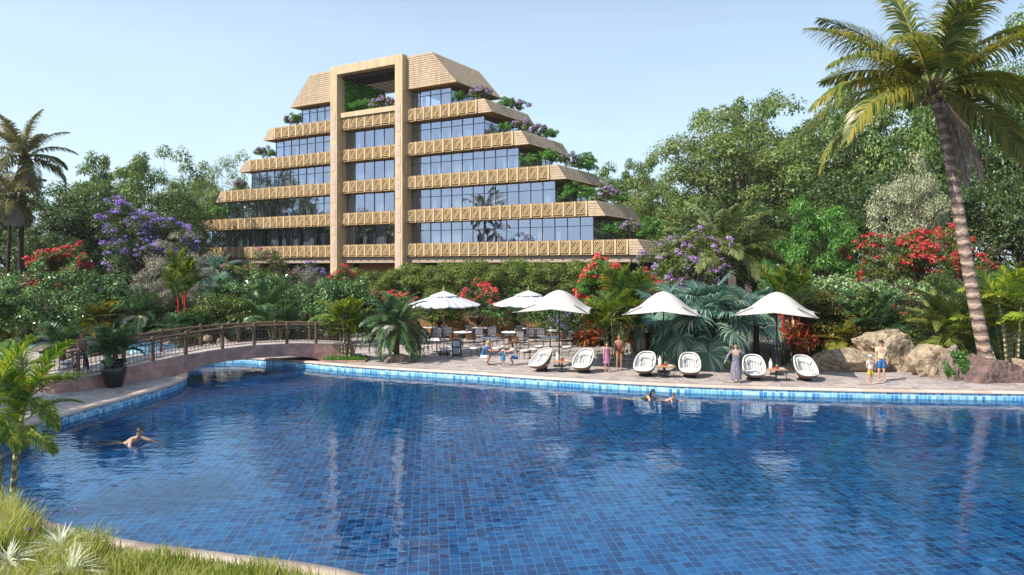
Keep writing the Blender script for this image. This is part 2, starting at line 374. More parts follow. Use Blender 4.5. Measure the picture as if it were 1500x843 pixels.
# --- pool tiles
def tilemat(name, c1, c2, c3, grout, size, rot=0., uv=False, mort=.035, rough=.25, contrast=1.):
    m, n, l, p = nodes(name)
    tc = n.new('ShaderNodeTexCoord'); mp = n.new('ShaderNodeMapping'); mp.inputs['Rotation'].default_value = (0, 0, rot)
    mp.inputs['Scale'].default_value = (1 / size[0], 1 / size[1], 1)
    l.new(tc.outputs['UV' if uv else 'Object'], mp.inputs['Vector'])
    fl = n.new('ShaderNodeVectorMath'); fl.operation = 'FLOOR'; l.new(mp.outputs[0], fl.inputs[0])
    wn = n.new('ShaderNodeTexWhiteNoise'); wn.noise_dimensions = '2D'; l.new(fl.outputs[0], wn.inputs['Vector'])
    rp = n.new('ShaderNodeValToRGB'); e = rp.color_ramp.elements; e.new(.5)
    for i, (q, c) in enumerate(zip((.05, .6, 1.), (c1, c2, c3))): e[i].position = q; e[i].color = (*c, 1)
    l.new(wn.outputs['Value'], rp.inputs[0])
    fr = n.new('ShaderNodeVectorMath'); fr.operation = 'FRACTION'; l.new(mp.outputs[0], fr.inputs[0])
    sp = n.new('ShaderNodeSeparateXYZ'); l.new(fr.outputs[0], sp.inputs[0])
    def edge(o):
        s = n.new('ShaderNodeMath'); s.operation = 'SUBTRACT'; s.inputs[1].default_value = .5; l.new(o, s.inputs[0])
        a = n.new('ShaderNodeMath'); a.operation = 'ABSOLUTE'; l.new(s.outputs[0], a.inputs[0])
        g = n.new('ShaderNodeMath'); g.operation = 'GREATER_THAN'; g.inputs[1].default_value = .5 - mort; l.new(a.outputs[0], g.inputs[0]); return g
    g1, g2 = edge(sp.outputs[0]), edge(sp.outputs[1]); mxm = n.new('ShaderNodeMath'); mxm.operation = 'MAXIMUM'
    l.new(g1.outputs[0], mxm.inputs[0]); l.new(g2.outputs[0], mxm.inputs[1])
    mx = n.new('ShaderNodeMix'); mx.data_type = 'RGBA'; mx.inputs[7].default_value = (*grout, 1)
    l.new(mxm.outputs[0], mx.inputs[0]); l.new(rp.outputs[0], mx.inputs[6]); l.new(mx.outputs[2], p.inputs['Base Color'])
    p.inputs['Roughness'].default_value = rough
    return m
M_floor = tilemat('pool_floor_tile', (.004, .040, .175), (.009, .105, .335), (.021, .19, .46), (.07, .32, .54), (.20, .245), R(-8), mort=.04)
M_band = tilemat('waterline_tile', (.05, .30, .62), (.20, .56, .78), (.55, .78, .84), (.72, .82, .86), (.16, .16), uv=True, mort=.05, rough=.15)
sheet('pool_floor', loop, None, -1.4, M_floor)
M_cope = tilemat('coping_stone', (.50, .36, .30), (.60, .45, .38), (.66, .52, .44), (.36, .28, .24), (.62, 20), uv=True, mort=.014, rough=.6)
ring('pool_coping', -.04, .42, 0, .035, M_cope)
def wall(name, z0, z1, m, k=0.):
    lp = off(k); n = len(lp); v, f, uv = [], [], []; s = 0
    acc = [0]
    for i in range(n): s += (lp[(i + 1) % n] - lp[i]).length; acc.append(s)
    for i in range(n):
        a, b = lp[i], lp[(i + 1) % n]; o = len(v)
        v += [(a.x, a.y, z0), (b.x, b.y, z0), (b.x, b.y, z1), (a.x, a.y, z1)]; f.append((o, o + 1, o + 2, o + 3))
        uv += [(acc[i], z0), (acc[i + 1], z0), (acc[i + 1], z1), (acc[i], z1)]
    me = npmesh(name, v, f); u = me.uv_layers.new(name='UVMap'); u.data.foreach_set('uv', np.array(uv, dtype=np.float32).ravel())
    return struct(name, me, m)
wall('pool_wall', -.5, -.025, M_band, .0)
M_wall2 = tilemat('pool_wall_tile', (.005, .030, .125), (.014, .10, .27), (.035, .18, .38), (.10, .33, .50), (.25, .3), uv=True, mort=.04)
wall('pool_wall', -1.41, -.5, M_wall2, 0.)

# --- water: clear, Fresnel-reflecting, rippled
def watermat(name, tint, k=1., s1=1.1, s2=3.6, dist=.015):
    m, n, l, p = nodes(name); n.remove(p); out = n['Material Output']
    tc = n.new('ShaderNodeTexCoord'); mp = n.new('ShaderNodeMapping'); mp.inputs['Scale'].default_value = (.75, 1.25, 1); l.new(tc.outputs['Object'], mp.inputs['Vector'])
    a = n.new('ShaderNodeTexNoise'); a.inputs['Scale'].default_value = s1; a.inputs['Detail'].default_value = 2; a.inputs['Distortion'].default_value = .6
    c = n.new('ShaderNodeTexNoise'); c.inputs['Scale'].default_value = s2; c.inputs['Detail'].default_value = 2.5; c.inputs['Distortion'].default_value = .4
    l.new(mp.outputs[0], a.inputs['Vector']); l.new(mp.outputs[0], c.inputs['Vector'])
    ad = n.new('ShaderNodeMath'); ad.operation = 'MULTIPLY_ADD'; ad.inputs[1].default_value = .32; l.new(c.outputs[0], ad.inputs[0]); l.new(a.outputs[0], ad.inputs[2])
    b = n.new('ShaderNodeBump'); b.inputs['Strength'].default_value = k; b.inputs['Distance'].default_value = dist; l.new(ad.outputs[0], b.inputs['Height'])
    g = n.new('ShaderNodeBsdfGlass'); g.inputs['IOR'].default_value = 1.5; g.inputs['Roughness'].default_value = 0; g.inputs['Color'].default_value = (*tint, 1); l.new(b.outputs[0], g.inputs['Normal']); l.new(g.outputs[0], out.inputs[0])
    return m
M_water = watermat('pool_water', (.76, .92, 1.0))
sheet('pool_water', off(-.003), None, WZ, M_water)

# ================================================================== THE BRIDGE
M_pink = mat('pink_stone_cladding', (.46, .27, .225), .7, .25, noise=.35, nscale=1.2, bump=.25, bscale=5, col2=(.33, .195, .17))
def stone_panel(name):
    m, n, l, p = nodes(name)
    tc = n.new('ShaderNodeTexCoord'); br = n.new('ShaderNodeTexBrick'); br.inputs['Scale'].default_value = 1
    br.inputs['Brick Width'].default_value = .75; br.inputs['Row Height'].default_value = .42; br.inputs['Mortar Size'].default_value = .006; br.offset = .4
    br.inputs['Color1'].default_value = (.52, .30, .25, 1); br.inputs['Color2'].default_value = (.36, .21, .185, 1); br.inputs['Mortar'].default_value = (.2, .14, .125, 1)
    l.new(tc.outputs['UV'], br.inputs['Vector'])
    no = n.new('ShaderNodeTexNoise'); no.inputs['Scale'].default_value = 3; no.inputs['Detail'].default_value = 6; l.new(tc.outputs['Object'], no.inputs['Vector'])
    mx = n.new('ShaderNodeMix'); mx.data_type = 'RGBA'; mx.blend_type = 'OVERLAY'; mx.inputs[0].default_value = .6
    l.new(br.outputs[0], mx.inputs[6]); l.new(no.outputs[0], mx.inputs[7]); l.new(mx.outputs[2], p.inputs['Base Color']); p.inputs['Roughness'].default_value = .65
    return m
M_panel = stone_panel('pink_stone_panels')
M_rail = mat('brown_rail_wood', (.20, .125, .085), .7, .2, noise=.4, nscale=9, bump=.2)
M_iron = mat('dark_iron', (.045, .04, .038), .5, .4, .3)
bridge = empty('foot_bridge', (-13.5, 35.5, 0), 0, 'arched pink stone footbridge with brown timber railings over the pool inlet', 'bridge')
bo = Vector((-13.5, 35.5, 0))
fr_pts = catmull([(-17.75, 29.3, 0), (-16.75, 31.5, 0), (-15.45, 33.9, 0), (-13.5, 36.5, 0), (-10.9, 38.5, 0), (-8.6, 39.4, 0)], 12)
acc = [0.]
for i in range(1, len(fr_pts)): acc.append(acc[-1] + (fr_pts[i] - fr_pts[i - 1]).length)
S = acc[-1]
def nrm_at(i):
    t = (fr_pts[min(i + 1, len(fr_pts) - 1)] - fr_pts[max(i - 1, 0)]).normalized(); return Vector((-t.y, t.x, 0))
bk_pts = [p + nrm_at(i) * 2.25 for i, p in enumerate(fr_pts)]
def dz(s): u = s / S; return float(np.interp(u, [0, .08, .2, .33, .47, .62, .78, .9, 1], [.48, .52, .70, .84, .97, 1.03, .99, .88, .72]))
sA, sB = .355 * S, .90 * S
def bz(s):
    if s <= sA or s >= sB: return -.9
    u = (s - (sA + sB) / 2) / ((sB - sA) / 2); return -.3 + .66 * max(0, 1 - abs(u) ** 3) ** .5
def strip(name, rows, m, uvs=None, parent=bridge):
    v, f, uv = [], [], []
    for i in range(len(rows) - 1):
        o = len(v); q = [rows[i][0], rows[i + 1][0], rows[i + 1][1], rows[i][1]]; v += [tuple(Vector(p) - bo) for p in q]; f.append((o, o + 1, o + 2, o + 3))
        uv += [(acc[i], q[0][2]), (acc[i + 1], q[1][2]), (acc[i + 1], q[2][2]), (acc[i], q[3][2])] if uvs else [(acc[i], 0), (acc[i + 1], 0), (acc[i + 1], 2), (acc[i], 2)]
    me = npmesh(name, v, f); u = me.uv_layers.new(name='UVMap'); u.data.foreach_set('uv', np.array(uv, dtype=np.float32).ravel()); return link(name, me, m, parent)
Z = lambda p, z: (p.x, p.y, z)
strip('side_wall', [(Z(p, bz(a)), Z(p, dz(a))) for p, a in zip(fr_pts, acc)], M_panel, True)
strip('side_wall', [(Z(p, dz(a)), Z(p, bz(a))) for p, a in zip(bk_pts, acc)], M_panel, True)
strip('arch_soffit', [(Z(p, bz(a)), Z(q, bz(a))) for p, q, a in zip(fr_pts, bk_pts, acc)], M_pink)
strip('walkway', [(Z(p, dz(a)), Z(q, dz(a))) for p, q, a in zip(fr_pts, bk_pts, acc)], M_deck)
e = MB(); a0, b0 = fr_pts[0] - bo, bk_pts[0] - bo
e.add([(a0.x, a0.y, -.2), (b0.x, b0.y, -.2), (b0.x, b0.y, dz(0)), (a0.x, a0.y, dz(0))], [(0, 1, 2, 3)]); e.build('end_wall', M_pink, bridge)
st = MB(); t0 = (fr_pts[0] - fr_pts[1]).normalized()
for k, hgt in ((1, .32), (2, .16)):
    c0, c1 = a0 + t0 * .35 * (k - 1), a0 + t0 * .35 * k; d0, d1 = b0 + t0 * .35 * (k - 1), b0 + t0 * .35 * k
    v = [(p.x, p.y, z) for p in (c0, c1, d1, d0) for z in (-.05, hgt)]
    st.add(v, [(1, 3, 5, 7), (0, 2, 3, 1), (2, 4, 5, 3), (4, 6, 7, 5), (6, 0, 1, 7)])
st.build('step', M_pink, bridge)
for pts, sgn in ((fr_pts, 1), (bk_pts, -1)):
    inn = [p + nrm_at(i) * .1 * sgn for i, p in enumerate(pts)]
    top = [Vector(Z(p, dz(a) + .98)) - bo for p, a in zip(inn, acc)]; low = [Vector(Z(p, dz(a) + .12)) - bo for p, a in zip(inn, acc)]; mid = [Vector(Z(p, dz(a) + .80)) - bo for p, a in zip(inn, acc)]
    rl = MB().tube(top, .055, 8); rl.tube(mid, .03, 6); rl.tube(low, .018, 5); o = rl.build('railing', M_rail, bridge, True)
    npst = 9
    for k in range(npst):
        s = S * (k + .12) / (npst - .7); i = int(np.searchsorted(acc, s)); i = min(i, len(acc) - 1); p = inn[i] - bo
        MB().lathe([(.085, dz(acc[i]) - .02), (.085, dz(acc[i]) + 1.06), (.06, dz(acc[i]) + 1.12)], 10, (p.x, p.y, 0)).build('post', M_rail, o, True, auto=True)
    bl = MB(); nb = int(S / .19)
    for k in range(nb):
        s = S * (k + .5) / nb; x = float(np.interp(s, acc, [p.x for p in inn])) - bo.x; y = float(np.interp(s, acc, [p.y for p in inn])) - bo.y
        bl.box(x - .009, x + .009, y - .009, y + .009, dz(s) + .11, dz(s) + .81)
    bl.build('balusters', M_iron, o)

# ================================================================== THE HOTEL
u_ = Vector((.861, -.509, 0)); hot = empty('hotel_building', (-12.1, 83, 0), math.atan2(-.509, .861), 'stepped sandstone hotel with tiled mansard roof and central tower frame', 'hotel')
M_sand = mat('shaded_sand_render', (.42, .285, .14), .7, .2, noise=.12, nscale=.6)  # dark backing: shading between the carvings is put into this colour
M_light = mat('pale_sand_render', (.69, .52, .325), .7, .2, noise=.16, nscale=.8)
M_orn = mat('highlit_carved_panel', (.56, .40, .215), .7, .2, noise=.2, nscale=1.5)  # lighter motif: highlights on the carving are put into this colour
M_tile = mat('roof_shingle', (.60, .45, .31), .75, .2, noise=.25, nscale=2.2, bump=.2, bscale=8)
M_beam = mat('grey_render', (.42, .33, .26), .8, .15)
M_mull = mat('bronze_mullion', (.10, .095, .11), .4, .5, .4)
M_inside = mat('interior_plaster', (.78, .78, .80), .8, .1)
M_curt = mat('curtain_cloth', (.74, .72, .68), .9, .05)
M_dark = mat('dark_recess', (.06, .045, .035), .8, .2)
M_wood = mat('warm_wood', (.30, .15, .06), .6, .3, noise=.3, nscale=3)
def glassmat(name, gcol, tcol, k):
    m, n, l, p = nodes(name); n.remove(p)
    g = n.new('ShaderNodeBsdfGlossy'); g.inputs['Roughness'].default_value = .015; g.inputs['Color'].default_value = (*gcol, 1)
    t = n.new('ShaderNodeBsdfTransparent'); t.inputs['Color'].default_value = (*tcol, 1)
    tc = n.new('ShaderNodeTexCoord'); no = n.new('ShaderNodeTexNoise'); no.inputs['Scale'].default_value = .5; l.new(tc.outputs['Object'], no.inputs['Vector'])
    b = n.new('ShaderNodeBump'); b.inputs['Strength'].default_value = .12; b.inputs['Distance'].default_value = .1; l.new(no.outputs[0], b.inputs['Height']); l.new(b.outputs[0], g.inputs['Normal'])
    mx = n.new('ShaderNodeMixShader'); mx.inputs[0].default_value = k; l.new(t.outputs[0], mx.inputs[1]); l.new(g.outputs[0], mx.inputs[2]); l.new(mx.outputs[0], n['Material Output'].inputs[0])
    return m
M_glass = glassmat('blue_glazing', (.64, .71, .88), (.62, .68, .78), .50)
TOPZ = [7.64 + 3.85 * k for k in range(5)]; BH = 1.48
TR = [28.9, 24.63, 20.4, 16.15, 11.6]; TL = [-43.2, -38.4, -33.6, -28.6, -23.9]     # skirt tips at each level
GR = [22.96, 18.7, 14.36, 10.05, 5.64]; GL = [-36.8, -32., -27.2, -22.5, -17.7]      # glazing ends above each level
TW0, TW1 = -11.2, 0.; PW = 1.1; DEP = 9.5
def trap(z0, z1, l0, l1, r0, r1, q0=0., q1=DEP):
    v = [(l0, q0, z0), (r0, q0, z0), (r1, q0, z1), (l1, q0, z1), (l0, q1, z0), (r0, q1, z0), (r1, q1, z1), (l1, q1, z1)]
    return v, [(0, 1, 2, 3), (5, 4, 7, 6), (1, 5, 6, 2), (4, 0, 3, 7), (3, 2, 6, 7), (4, 5, 1, 0)]
def courses(z0, z1, l0, l1, r0, r1, q0, q1, n, th=.05, ends=(True, True), back=False, front=True):
    """overlapping shingle courses wrapped round a trapezoid solid"""
    mb = MB(); rg = random.Random(3)
    for k in range(n):
        a, b = k / n, (k + 1) / n
        za, zb = z0 + (z1 - z0) * a - .015, z0 + (z1 - z0) * b
        la, lb = l0 + (l1 - l0) * a, l0 + (l1 - l0) * b; ra, rb = r0 + (r1 - r0) * a, r0 + (r1 - r0) * b
        if front: mb.add([(la, q0 - th, za), (ra, q0 - th, za), (rb, q0 - .008, zb), (lb, q0 - .008, zb), (la, q0, za), (ra, q0, za)], [(0, 1, 2, 3), (4, 5, 1, 0)])
        if ends[1]: mb.add([(ra + th, q0 - th, za), (ra + th, q1, za), (rb + .01, q1, zb), (rb + .01, q0 - .008, zb), (ra, q0 - th, za), (ra, q1, za)], [(0, 1, 2, 3), (4, 5, 1, 0)])
        if ends[0]: mb.add([(la - th, q1, za), (la - th, q0 - th, za), (lb - .01, q0 - .008, zb), (lb - .01, q1, zb), (la, q1, za), (la, q0 - th, za)], [(0, 1, 2, 3), (4, 5, 1, 0)])
    return mb
def ornament(mb_post, mb_pan, t0, t1, z0, z1, q, n):
    p = (t1 - t0) / n; h = z1 - z0
    for i in range(n):
        a = t0 + i * p
        mb_post.box(a - .11, a + .11, q - .13, q - .002, z0 + .02, z1 - .01)
        x0, x1, y0, y1 = a + .2, a + p - .2, z0 + .2, z1 - .14
        for bx in ((x0, x1, y0, y0 + .07), (x0, x1, y1 - .07, y1), (x0, x0 + .07, y0 + .07, y1 - .07), (x1 - .07, x1, y0 + .07, y1 - .07)): mb_pan.box(bx[0], bx[1], q - .1, q - .002, bx[2], bx[3])
        cx, cz, w2, h2 = (x0 + x1) / 2, (y0 + y1) / 2, (x1 - x0) / 2 - .05, (y1 - y0) / 2 - .05
        for s in (-.5, 0, .5):
            mb_pan.bar((cx - w2 + max(0, s) * w2, q - .045, cz - h2 + max(0, -s) * h2), (cx + w2 + min(0, s) * w2, q - .045, cz + h2 - max(0, s) * h2), .085, .10)
        mb_pan.bar((cx - w2, q - .04, cz + h2 * .35), (cx - w2 * .3, q - .04, cz + h2), .09, .09); mb_pan.bar((cx + w2 * .3, q - .04, cz - h2), (cx + w2, q - .04, cz - h2 * .35), .07, .07)
    mb_post.box(t1 - .11, t1 + .11, q - .13, q - .002, z0 + .02, z1 - .01)
for k in range(5):
    zt = TOPZ[k]; zb = zt - BH; s = 1.0; sl = 1.25
    m = MB(); m.add(*trap(zb, zt, TL[k], TL[k] + sl, TR[k], TR[k] - s)); par = m.build('terrace_parapet', M_sand, hot)
    segs = []
    for a_, b_, n_ in ((TL[k] + sl + 1.0, TW0 - .15, max(1, round((TW0 - TL[k] - sl - 1.15) / 1.23))), (TW0 + PW + .05, TW1 - PW - .05, 7), (TW1 + .15, TR[k] - s - 1.0, max(1, round((TR[k] - s - 1.15) / 1.23)))):
        po, pn = MB(), MB(); ornament(po, pn, a_, b_, zb, zt, 0, n_); po.build('panel_pilasters', M_light, par); pn.build('carved_lattice', M_orn, par)  # the pale posts are pilasters between the carved panels
    cm = courses(zb, zt, TL[k], TL[k] + sl, TR[k], TR[k] - s, 0, DEP, 6, .05, front=False)
    c2 = courses(zb, zt, TR[k] - 1.75, TR[k] - 1.9, TR[k], TR[k] - s, 0, DEP, 6, .05, ends=(False, False)); cm.add(c2.v, c2.f)
    c3 = courses(zb, zt, TL[k], TL[k] + sl, TL[k] + 1.95, TL[k] + 2.1, 0, DEP, 6, .05, ends=(False, False)); cm.add(c3.v, c3.f)
    cm.build('shingle_skirt', M_tile, par)
    # glazing of the storey above this band
    z0 = zt - .25; z1 = (TOPZ[k + 1] - BH) if k < 4 else 25.42
    for (a, b, step, tr) in ((GL[k], TW0 + .1, 1.42, True), (TW0 + PW - .1, TW1 - PW + .1, 1.42, False), (TW1 - .1, GR[k], 1.42, True)):
        if k == 4 and not tr: continue
        g = MB(); n = max(2, round((b - a) / step)); cu = MB(); rp_ = random.Random(k * 31 + int(a * 7)); zm = z0 + (z1 - z0) * .64
        for i in range(n):
            xa, xb = a + (b - a) * i / n, a + (b - a) * (i + 1) / n
            for za, zc in (((z0, zm), (zm, z1)) if tr else ((z0, z1),)):       # every pane sits at its own slight angle
                j = [rp_.uniform(-.009, .009) for _ in range(3)]; g.add([(xa, .9 + j[0], za), (xb, .9 + j[1], za), (xb, .9 + j[1] + j[2], zc), (xa, .9 + j[0] + j[2], zc)], [(0, 1, 2, 3)])
            if rp_.random() < .42:                                             # curtains drawn behind some panes
                w_ = (xb - xa) * rp_.choice((.35, .5, 1.)); x_ = xa if rp_.random() < .5 else xb - w_; m_ = max(3, int(w_ / .09))
                vv = [(x_ + w_ * q / m_, 1.25 + .05 * math.sin(q * 2.1), z) for q in range(m_ + 1) for z in (z0, z1 - .05)]; cu.add(vv, [(2 * q, 2 * q + 2, 2 * q + 3, 2 * q + 1) for q in range(m_)])
        if tr:
            e_ = a if a < -15 else b
            g.add([(e_, .9, z0), (e_, DEP - 1, z0), (e_, DEP - 1, z1), (e_, .9, z1)], [(0, 1, 2, 3)])
        gl = g.build('glazing', M_glass, hot)
        if cu.v: cu.build('curtains', M_curt, gl)
        fm = MB()
        for i in range(n + 1):
            x = a + (b - a) * i / n; fm.box(x - .027, x + .027, .83, .93, z0, z1)
        if tr: fm.box(a, b, .84, .92, z0 + (z1 - z0) * .64, z0 + (z1 - z0) * .64 + .06)
        if tr:
            for i in range(1, 6): y = .9 + (DEP - 1.9) * i / 5; fm.box(e_ - .04, e_ + .04, y - .035, y + .035, z0, z1)
            fm.box(e_ - .035, e_ + .035, .95, DEP - 1, z0 + (z1 - z0) * .64, z0 + (z1 - z0) * .64 + .06)
        fm.build('mullions', M_mull, gl)
    # rooms behind the glass
    rm = MB(); rm.box(GL[k] + .3, GR[k] - .3, 6.5, 6.7, z0, z1) if k < 4 else rm.box(GL[k] + .3, TW0, 6.5, 6.7, z0, z1).box(TW1, GR[k] - .3, 6.5, 6.7, z0, z1)
    rgk = random.Random(k)
    x = GL[k] + 1
    while x < GR[k] - 1:
        if not (k == 4 and TW0 - .5 < x < TW1 + .5):
            ww = rgk.choice((.5, .8, 1.0)); rm.box(x, x + ww, 1.5 + rgk.random(), 2.9, z0, z1 - rgk.choice((0, .0, .9)))
        x += rgk.uniform(1.6, 3.4)
    rm.build('interior_wall', M_inside, hot)
# ground floor: recessed, with a grey beam over it
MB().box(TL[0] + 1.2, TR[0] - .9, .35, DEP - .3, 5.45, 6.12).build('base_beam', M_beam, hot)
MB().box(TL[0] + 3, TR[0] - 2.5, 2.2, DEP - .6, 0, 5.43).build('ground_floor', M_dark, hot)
for x in (-30, -24, -18, 4, 10, 16, 22): MB().box(x, x + 1.0, 1.6, 2.19, 0, 5.4).build('ground_column', M_light, hot)
MB().box(TW0 + 2.4, TW1 - 1.5, 1.8, 2.19, 0, 5.42).build('entrance_screen', M_wood, hot)
# rain streaks and faded patches on the render (vertical, of their own shape)
def weather(m, k=.30):
    n = m.node_tree.nodes; l = m.node_tree.links; p = n['Principled BSDF']; src = p.inputs['Base Color'].links[0].from_socket
    tc = n.new('ShaderNodeTexCoord'); mp = n.new('ShaderNodeMapping'); mp.inputs['Scale'].default_value = (1.1, 1.1, .09); l.new(tc.outputs['Object'], mp.inputs[0])
    no = n.new('ShaderNodeTexNoise'); no.inputs['Scale'].default_value = 1.6; no.inputs['Detail'].default_value = 5; no.inputs['Roughness'].default_value = .7; l.new(mp.outputs[0], no.inputs[0])
    rp = n.new('ShaderNodeValToRGB'); e = rp.color_ramp.elements; e[0].position = .36; e[1].position = .6; e[0].color = (1 - k, 1 - k, 1 - k * 1.1, 1); e[1].color = (1, 1, 1, 1); l.new(no.outputs[0], rp.inputs[0])
    mx = n.new('ShaderNodeMix'); mx.data_type = 'RGBA'; mx.blend_type = 'MULTIPLY'; mx.inputs[0].default_value = 1; l.new(src, mx.inputs[6]); l.new(rp.outputs[0], mx.inputs[7]); l.new(mx.outputs[2], p.inputs['Base Color'])
for m_ in (M_sand, M_light, M_orn): weather(m_, .2)
weather(M_tile, .28)
# tower frame
for a, b in ((TW0, TW0 + PW), (TW1 - PW, TW1)):
    p = MB().box(a, b, -.75, 2.2, 0, 29.25).build('tower_pillar', M_light, hot, bevel=.03)
    ins = MB(); mk = MB()
    for k in range(5):
        zc = TOPZ[k] - 2.6
        for j in range(3):
            z = zc + j * 1.1; ins.box(a + .28, b - .28, -.79, -.752, z + .03, z + 1.05)
        mk.add([(a + .48, -.8, zc + 1.35), (b - .48, -.8, zc + 1.35), ((a + b) / 2, -.8, zc + 1.75)], [(0, 1, 2)]); mk.add([(a + .48, -.8, zc + 2.45), (b - .48, -.8, zc + 2.45), ((a + b) / 2, -.8, zc + 2.85)], [(0, 1, 2)])
    ip = ins.build('inlaid_panels', mat('pink_inlay', (.56, .42, .36), .7), p); mk.build('inlay_marks', M_orn, ip)
MB().box(TW0 + PW, TW1 - PW, -.75, 2.2, 28.2, 29.248).build('tower_lintel', M_light, hot, bevel=.03)
MB().box(TW0 + PW, TW1 - PW, -.3, .5, 23.04, 23.62).build('garden_sill', M_light, hot)
# roof garden recess
M_moss = leafmat('green_wall_leaf', [(.06, .20, .015), (.15, .40, .03), (.28, .58, .06)], .35)
rg = np.random.default_rng(11)
def leafwall(n, p0, du, dv, nrm, L):
    a, b = rg.random((n, 1)), rg.random((n, 1)); c = np.array(p0) + a * np.array(du) + b * np.array(dv) + rg.normal(size=(n, 3)) * .05
    return leaves(c, np.array(nrm) + rg.normal(size=(n, 3)) * .5, rg.normal(size=(n, 3)) + np.array([0, 0, -.6]), L * rg.uniform(.6, 1.2, n), L * .5)
gwv = MB().box(TW0 + PW + .01, TW0 + PW + .2, 2.2, 7.6, 22.9, 28.2).build('garden_wall', M_dark, hot)
npobj('green_wall', [leafwall(9000, (TW0 + PW + .25, .6, 23), (0, 7.0, 0), (0, 0, 5.0), (1, 0, 0), .32)], M_moss, gwv)
cg = MB()
for i in range(14): cg.box(TW0 + PW, TW1 - .2, .2 + i * .62, .2 + i * .62 + .12, 27.75, 28.15)
for i in range(9): cg.box(TW0 + PW + .4 + i * 1.1, TW0 + PW + .55 + i * 1.1, .1, 9.2, 28.16, 28.3)
cg.build('pergola', M_dark, hot)
# roofs
RT = 29.1
for (l0, l1, r0, r1) in ((-18.7, -15.2, TW0, TW0), (TW1, TW1, 6.9, 3.65)):
    m = MB(); m.add(*trap(25.42, RT, l0, l1, r0, r1)); rf = m.build('mansard_roof', M_tile, hot)
    courses(25.42, RT, l0, l1, r0, r1, 0, DEP, 15, .055, ends=(l0 != l1, r0 != r1)).build('shingles', M_tile, rf)
    ev = MB().box(l0 - .08 if l0 != l1 else l0, r0 + .08 if r0 != r1 else r0, -.09, DEP + .05, 25.28, 25.4); ev.build('eave', M_sand, rf)
def hotel(t, q, z): return hot.matrix_basis @ Vector((t, q, z)) if False else Vector((-12.1 + .861 * t + .509 * q, 83 - .509 * t + .861 * q, z))
# ================================================================== PARASOLS
M_canvas = mat('white_canvas', (.49, .465, .44), .85, .1, noise=.05, nscale=1.5)
M_pole = mat('charcoal_pole', (.03, .03, .032), .45, .4, .2)
M_teak = mat('teak_pole', (.42, .25, .15), .6, .3, noise=.2, nscale=12)
def sail_parasol(x, y, z, s, rz, label):
    r = empty('sail_parasol', (x, y, z), rz, label, 'parasol', 'white sail parasols beside the pool pods')
    MB().lathe([(.32, 0), (.32, .05), (.08, .07)], 20).build('base', M_pole, r, True, auto=True)
    MB().lathe([(.035, .06), (.035, 3.75), (.05, 3.78), (.02, 3.88)], 12).build('pole', M_pole, r, True, auto=True)
    n = 28; v, f = [], []
    for i in range(n + 1):
        for j in range(n + 1):
            a, b = 2 * i / n - 1, 2 * j / n - 1
            k = 1 - .13 * (1 - b * b) * abs(a) ** 1.5; k2 = 1 - .13 * (1 - a * a) * abs(b) ** 1.5
            q = min(1., (abs(a) ** 4 + abs(b) ** 4) ** .25)
            m_ = max(abs(a), abs(b), 1e-6); h = .80 * (.5 + .5 * math.cos(math.pi * q)) + .25 * (1 - q) + .17 * m_ ** 2 * (1 - min(abs(a), abs(b)) / m_) ** 1.3
            v.append((a * k * s, b * k2 * s, 2.82 + h))
    for i in range(n):
        for j in range(n): p = i * (n + 1) + j; f.append((p, p + n + 1, p + n + 2, p + 1))
    o = link('canopy', npmesh('canopy', v, f, True), M_canvas, r)
    sl = o.modifiers.new('thickness', 'SOLIDIFY'); sl.thickness = .012
    for k in range(4):
        a = k * math.pi / 2 + math.pi / 4; MB().bar((.03 * math.cos(a), .03 * math.sin(a), 3.55), (1.36 * s * math.cos(a), 1.36 * s * math.sin(a), 2.80), .025, .03).build('rib', M_pole, r)
    return r
for px, py, s, a, lb in ((819, 537, 1.92, -16, 'white tensioned sail parasol overlapping a striped parasol and the cafe tables'), (972, 545, 1.80, -15, 'white tensioned sail parasol between the pods in front of the blue green fan palm'),
                         (1138, 549, 1.86, -24, 'white tensioned sail parasol beside the red stemmed palms and tan boulders')):
    x, y, z = GP(px, py); sail_parasol(x, y, 0, s, R(a), lb)
def stripe_mat():
    m, n, l, p = nodes('striped_canvas')
    tc = n.new('ShaderNodeTexCoord'); sp = n.new('ShaderNodeSeparateXYZ'); l.new(tc.outputs['Object'], sp.inputs[0])
    at = n.new('ShaderNodeMath'); at.operation = 'ARCTAN2'; l.new(sp.outputs[1], at.inputs[0]); l.new(sp.outputs[0], at.inputs[1])
    mu = n.new('ShaderNodeMath'); mu.operation = 'MULTIPLY'; mu.inputs[1].default_value = 24; l.new(at.outputs[0], mu.inputs[0])
    si = n.new('ShaderNodeMath'); si.operation = 'SINE'; l.new(mu.outputs[0], si.inputs[0]); gt = n.new('ShaderNodeMath'); gt.operation = 'GREATER_THAN'; gt.inputs[1].default_value = .1; l.new(si.outputs[0], gt.inputs[0])
    mx = n.new('ShaderNodeMix'); mx.data_type = 'RGBA'; mx.inputs[6].default_value = (.66, .65, .65, 1); mx.inputs[7].default_value = (.40, .42, .48, 1)
    l.new(gt.outputs[0], mx.inputs[0]); l.new(mx.outputs[2], p.inputs['Base Color']); p.inputs['Roughness'].default_value = .85; return m
M_stripe = stripe_mat()
